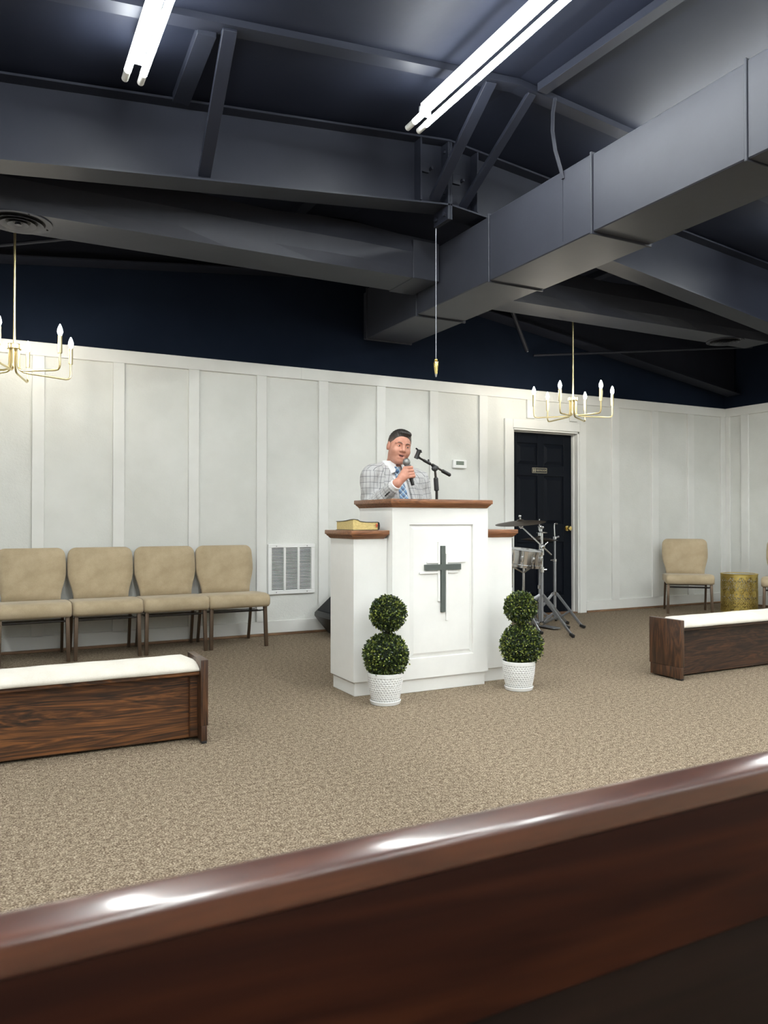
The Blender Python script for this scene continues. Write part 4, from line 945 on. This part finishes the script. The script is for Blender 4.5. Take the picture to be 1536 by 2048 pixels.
# clothing
def jk_base(p, g=0.0):
    d = ell(p, (0, .015, 1.22), (.208 + g, .138 + g, .215 + g)); d = smin(d, ell(p, (0, -.01, .99), (.200 + g, .165 + g, .25 + g)), .08)
    d = smin(d, cone(p, (-.03, .03, 1.415), (-.19, .015, 1.378), .062 + g, .066 + g), .05); d = smin(d, cone(p, (-.01, .03, 1.405), (.19, .015, 1.355), .062 + g, .064 + g), .05)
    return d
def jk_arms(p, g=0.0):
    a = smin(cone(p, SR, ER, .072 + g, .058 + g), cone(p, ER, np.array(WR) * .86 + np.array(ER) * .14, .066 + g, .045 + g), .03)
    b = smin(cone(p, SL, EL, .070 + g, .060 + g), cone(p, EL, WL, .062 + g, .048 + g), .03)
    return a, b
def wrinkle(p):
    return .004 * np.sin(p[..., 2] * 62 + p[..., 0] * 38 + 3 * np.sin(p[..., 1] * 23)) * np.clip((1.36 - p[..., 2]) * 5, 0, 1) + .0025 * np.sin(p[..., 0] * 85 - p[..., 2] * 47 + p[..., 1] * 30)
def opening(z): return np.interp(z, [.78, 1.2, 1.32, 1.40, 1.46], [.012, -.002, -.018, -.035, -.035]), np.interp(z, [.78, .95, 1.2, 1.32, 1.40, 1.46], [.05, .055, .060, .058, .052, .072])
def jacket_sdf(p):
    d = jk_base(p); a, b = jk_arms(p)
    d = smin(d, a, .025); d = smin(d, b, .025); d = d + wrinkle(p)
    d = smax(d, .74 - p[..., 2], .006)
    xc, w_ = opening(p[..., 2]); cut = np.maximum(np.abs(p[..., 0] - xc) - w_, p[..., 1] + .02)
    d = smax(d, -cut, .006)
    d = smax(d, -cone(p, (-.02, .0, 1.36), (-.02, -.02, 1.60), .070, .095), .008)      # neck hole
    wc = np.array(WR) * .86 + np.array(ER) * .14; ax = (np.array(WR) - np.array(ER)); ax = ax / np.linalg.norm(ax)
    d = smax(d, np.where(a < .03, (p - wc) @ ax.astype(np.float32) - .012, -1), .004)
    d = smax(d, np.where((b < .05) & (p[..., 2] < .9), .855 - p[..., 2], -1), .004)
    return d
def jk_uv(V):
    a, b = jk_arms(V); base = jk_base(V); U = np.zeros((len(V), 2))
    ang = np.arctan2(V[:, 0], -V[:, 1] + .03); U[:, 0] = ang * .19; U[:, 1] = V[:, 2]
    for dd, S_, E_, W_ in ((a, SR, ER, WR), (b, SL, EL, WL)):
        S_, E_, W_ = map(np.array, (S_, E_, W_)); out = (dd < base - .004)
        d1 = cone(V, S_, E_, .08, .066); d2 = cone(V, E_, W_, .066, .045)
        for sel, A, Bq, t_off in ((out & (d1 <= d2), S_, E_, 0), (out & (d1 > d2), E_, W_, np.linalg.norm(E_ - S_))):
            if not sel.any(): continue
            ax = (Bq - A) / np.linalg.norm(Bq - A); q_ = V[sel] - A; t_ = q_ @ ax; rr_ = q_ - t_[:, None] * ax
            e1 = np.cross(ax, (0, 1, 0)); e1 /= np.linalg.norm(e1); e2 = np.cross(ax, e1)
            U[sel, 0] = np.arctan2(rr_ @ e2, rr_ @ e1) * .07; U[sel, 1] = t_ + t_off
    return U
def mk_check():
    m = mat('window_check', (.52, .52, .53), .85, spec=.15, sheen=.2)
    uvn = N(m, 'ShaderNodeUVMap'); uvn.uv_map = 'cloth'; sp = N(m, 'ShaderNodeSeparateXYZ'); L(m, uvn.outputs[0], sp.inputs[0])
    outs = []
    for ax, per, wd in (('X', .0285, .070), ('Y', .041, .050)):
        dv = N(m, 'ShaderNodeMath', operation='DIVIDE'); L(m, sp.outputs[ax], dv.inputs[0]); dv.inputs[1].default_value = per
        fr = N(m, 'ShaderNodeMath', operation='PINGPONG'); L(m, dv.outputs[0], fr.inputs[0]); fr.inputs[1].default_value = .5
        ls = N(m, 'ShaderNodeMath', operation='LESS_THAN'); L(m, fr.outputs[0], ls.inputs[0]); ls.inputs[1].default_value = wd / 1.6; outs.append(ls)
    mx = N(m, 'ShaderNodeMath', operation='MAXIMUM'); L(m, outs[0].outputs[0], mx.inputs[0]); L(m, outs[1].outputs[0], mx.inputs[1])
    mix = N(m, 'ShaderNodeMix', data_type='RGBA'); L(m, mx.outputs[0], mix.inputs['Factor']); mix.inputs['A'].default_value = (.47, .465, .465, 1); mix.inputs['B'].default_value = (.10, .10, .11, 1)
    L(m, mix.outputs['Result'], P(m).inputs['Base Color']); v = coords(m); bump(m, noise(m, v, 400, 2), .2, .001); return m
M['check'] = mk_check(); M['shirt'] = mat('white_shirt', (.78, .78, .79), .8); M['trouser'] = fabric('grey_trousers', (.05, .052, .06), (.07, .072, .08)); M['shoe'] = mat('black_shoe', (.012, .011, .011), .3)
def mk_tie():
    m = mat('tie', (.1, .25, .5), .45, sheen=.2); v = coords(m, (1, 1, 1), rot=(0, R(42), 0)); sp = N(m, 'ShaderNodeSeparateXYZ'); L(m, v, sp.inputs[0]); o_ = []
    for ax, per in (('X', .032), ('Z', .036)):
        dv = N(m, 'ShaderNodeMath', operation='DIVIDE'); L(m, sp.outputs[ax], dv.inputs[0]); dv.inputs[1].default_value = per
        fr = N(m, 'ShaderNodeMath', operation='FRACT'); L(m, dv.outputs[0], fr.inputs[0]); o_.append(fr)
    c1 = ramp(m, o_[0].outputs[0], [(0, (.03, .07, .17)), (.33, (.09, .20, .42)), (.62, (.24, .46, .72)), (.80, (.70, .78, .86))]); c2 = ramp(m, o_[1].outputs[0], [(0, (.05, .08, .13)), (.45, (.13, .28, .52)), (.72, (.26, .33, .30)), (.9, (.75, .82, .9))])
    for cc in (c1, c2): cc.node.color_ramp.interpolation = 'CONSTANT'
    mix = N(m, 'ShaderNodeMix', data_type='RGBA'); mix.inputs['Factor'].default_value = .5; L(m, c1, mix.inputs['A']); L(m, c2, mix.inputs['B']); L(m, mix.outputs['Result'], P(m).inputs['Base Color']); return m
M['tie'] = mk_tie()
jacket = obj('jacket', to_mesh('jacket', [nets(jacket_sdf, (-.40, -.34, .72), (.38, .21, 1.52), .0055)], 'check', jk_uv), None, person)
def shirt_sdf(p):
    d = jk_base(p, -.016); d = smin(d, cone(p, (-.022, .01, 1.41), (-.020, .012, 1.462), .073, .070), .03); d = smax(d, .85 - p[..., 2], .004); d = smax(d, p[..., 2] - 1.462, .004); return smax(d, np.abs(p[..., 0]) - .155, .01)
shirt = obj('shirt', to_mesh('shirt', [nets(shirt_sdf, (-.18, -.20, .84), (.18, .17, 1.48), .0055)], 'shirt'), None, person)
def front(fn, x, z, y0=-.30):   # first surface point going +y
    y = np.full(1, y0)
    for _ in range(60):
        d_ = float(fn(np.array([[x, y[0], z]], np.float32))[0])
        if d_ < .0005: break
        y = y + max(d_ * .8, .0004)
        if y[0] > .1: break
    return float(y[0])
def strip(fn, rows, off, th, m, name, parent, uv=False, mn=6):
    # rows: (z, x_left, x_right); a thin sheet laid on the surface of fn
    vs = []; kk = mn + 1
    for lay in (0, 1):
        for z, xa, xb in rows:
            for i in range(kk): x = xa + (xb - xa) * i / mn; vs.append((x, front(fn, x, z) - off - (th if lay == 0 else 0), z))
    nr = len(rows); o_ = nr * kk; fs = []
    for j in range(nr - 1):
        for i in range(mn): a = j * kk + i; fs += [(a, a + 1, a + kk + 1, a + kk), (a + o_, a + kk + o_, a + kk + 1 + o_, a + 1 + o_)]
    for i in range(mn): fs += [(i, i + o_, i + 1 + o_, i + 1), ((nr - 1) * kk + i, (nr - 1) * kk + i + 1, (nr - 1) * kk + i + 1 + o_, (nr - 1) * kk + i + o_)]
    for j in range(nr - 1): fs += [(j * kk, (j + 1) * kk, (j + 1) * kk + o_, j * kk + o_), (j * kk + mn, j * kk + mn + o_, (j + 1) * kk + mn + o_, (j + 1) * kk + mn)]
    me = mesh_of(name, B().add(vs, fs), m, smooth=True, ang=50)
    if uv:
        l = me.uv_layers.new(name='cloth')
        for lo_ in me.loops: c_ = me.vertices[lo_.vertex_index].co; l.data[lo_.index].uv = (c_.x * .95 + .3 * (c_.z - 1.2) * (1 if uv > 0 else -1), c_.z * .9)
    return obj(name, me, None, parent)
zs_ = np.linspace(1.405, .90, 14)
strip(shirt_sdf, [(z, opening(z)[0] - np.interp(z, [.9, 1.2, 1.405], [.042, .034, .017]), opening(z)[0] + np.interp(z, [.9, 1.2, 1.405], [.042, .034, .017])) for z in zs_], .003, .005, 'tie', 'tie', person)
kx = opening(1.42)[0]; ky = front(shirt_sdf, kx, 1.415)
obj('tie_knot', B().frus((kx - .013, kx + .013, ky - .018, ky + .004), 1.388, (kx - .021, kx + .021, ky - .020, ky + .006), 1.428), 'tie', person, bevel=.005)
jkf = lambda p: smin(jk_base(p), jk_arms(p)[0], .025)
for s in (-1, 1):
    rows = []
    for z in np.linspace(1.435, 1.0, 16):
        xc, w_ = opening(z); wl_ = np.interp(z, [1.0, 1.30, 1.335, 1.345, 1.38, 1.435], [.01, .062, .070, .046, .05, .04])
        e_ = xc + s * (w_ - .004); rows.append((z, e_, e_ + s * wl_) if s > 0 else (z, e_ - wl_, e_))
    strip(jk_base, rows, .004, .004, 'check', 'lapel', jacket, uv=s)
# shirt collar: two pointed leaves standing round the neck
for s in (-1, 1):
    vs = []; n_ = 9
    for lay in (0, 1):
        for i in range(n_):
            a = R(10 + 150 * i / (n_ - 1)); r0 = .0725 + lay * .003
            top = (kx + .012 + s * math.sin(a) * r0, .008 - math.cos(a) * r0 * 1.02, 1.468 + .012 * (1 - math.cos(a)) / 2)
            dz = .058 * math.exp(-((i - 1) / 2.2) ** 2) + .030; r1 = r0 + .016
            bot = (kx + .012 + s * math.sin(a + .18 * math.exp(-(i / 1.5) ** 2)) * r1, .008 - math.cos(a) * (r1 + .006 * math.exp(-(i / 2) ** 2)), top[2] - dz)
            vs += [top, bot]
    o_ = 2 * n_; fs = []
    for i in range(n_ - 1): a = 2 * i; fs += [(a, a + 1, a + 3, a + 2), (a + o_, a + 2 + o_, a + 3 + o_, a + 1 + o_), (a, a + 2, a + 2 + o_, a + o_), (a + 1, a + 1 + o_, a + 3 + o_, a + 3)]
    fs += [(0, o_, o_ + 1, 1), (2 * n_ - 2, 2 * n_ - 1, 2 * n_ - 1 + o_, 2 * n_ - 2 + o_)]
    obj('collar', B().add(vs, fs), 'shirt', shirt, smooth=True, ang=40)
ax = np.array(WR) - np.array(ER); ax = ax / np.linalg.norm(ax); c0 = np.array(WR) - ax * .034
obj('cuff', B().tube([tuple(c0 - ax * .02), tuple(c0), tuple(c0 + ax * .026), tuple(c0 + ax * .028)], [.040, .041, .0405, .037], 20), 'shirt', shirt, smooth=True, ang=50)
side = np.cross(ax, (0, 0, 1)); side /= np.linalg.norm(side); upn = np.cross(side, ax)
for i_ in range(4):
    c_ = np.array(WR) - ax * (.064 + .013 * i_); dr = (side * .80 - upn * .60); dr /= np.linalg.norm(dr); dr = dr if dr[1] < 0 else -dr
    q_ = c_ + dr * .060
    for _ in range(40):
        if float(jacket_sdf(np.array([q_], np.float32))[0]) < .001: break
        q_ = q_ - dr * .0015
    obj('button', B().cyl(tuple(q_ - dr * .002), tuple(q_ + dr * .0025), .0055, n=10), 'black', jacket)
def trouser_sdf(p):
    d = ell(p, (0, .0, .90), (.175, .14, .16))
    for s in (-1, 1): d = smin(d, smin(cone(p, (s * .09, 0, .85), (s * .10, -.01, .50), .098, .078), cone(p, (s * .10, -.01, .50), (s * .105, .015, .06), .078, .062), .03), .03)
    return smax(smax(d, .045 - p[..., 2], .004), p[..., 2] - 1.0, .004)
obj('trousers', to_mesh('trousers', [nets(trouser_sdf, (-.25, -.2, .02), (.25, .2, 1.03), .009)], 'trouser'), None, person)
for s in (-1, 1):
    obj('shoe', to_mesh('shoe', [nets(lambda p: smax(smin(cone(p, (s * .105, .045, .045), (s * .118, -.105, .035), .045, .040), cone(p, (s * .105, .02, .05), (s * .105, .02, .10), .045, .042), .03), -p[..., 2], .002), (s * .11 - .08, -.22, -.004), (s * .11 + .08, .12, .17), .006)], 'shoe'), None, person)
# the handheld microphone
t = thing('microphone', 'black handheld microphone with grey mesh head held to the mouth', 'microphone', (PX, PY, 0))
M['meshhead'] = mat('mic_mesh', (.26, .26, .255), .45, .7)
def mp_(k_): return tuple(MT + md * k_)
Lm = float(np.linalg.norm(MH - MT))
obj('handle', B().tube([mp_(-.012), mp_(-.008), mp_(.0), mp_(.03), mp_(Lm * .72), mp_(Lm * .80)], [.009, .0125, .0125, .0135, .0165, .0225], 18), 'black', t, smooth=True, ang=50)
obj('mesh_head', B().ball(mp_(Lm - .004), (.0265, .0265, .0285), 20, 14), 'meshhead', t, smooth=True)
obj('band', B().tube([mp_(Lm * .79), mp_(Lm * .83)], [.0245, .0262], 20), 'steelgrey', t, smooth=True, ang=40)
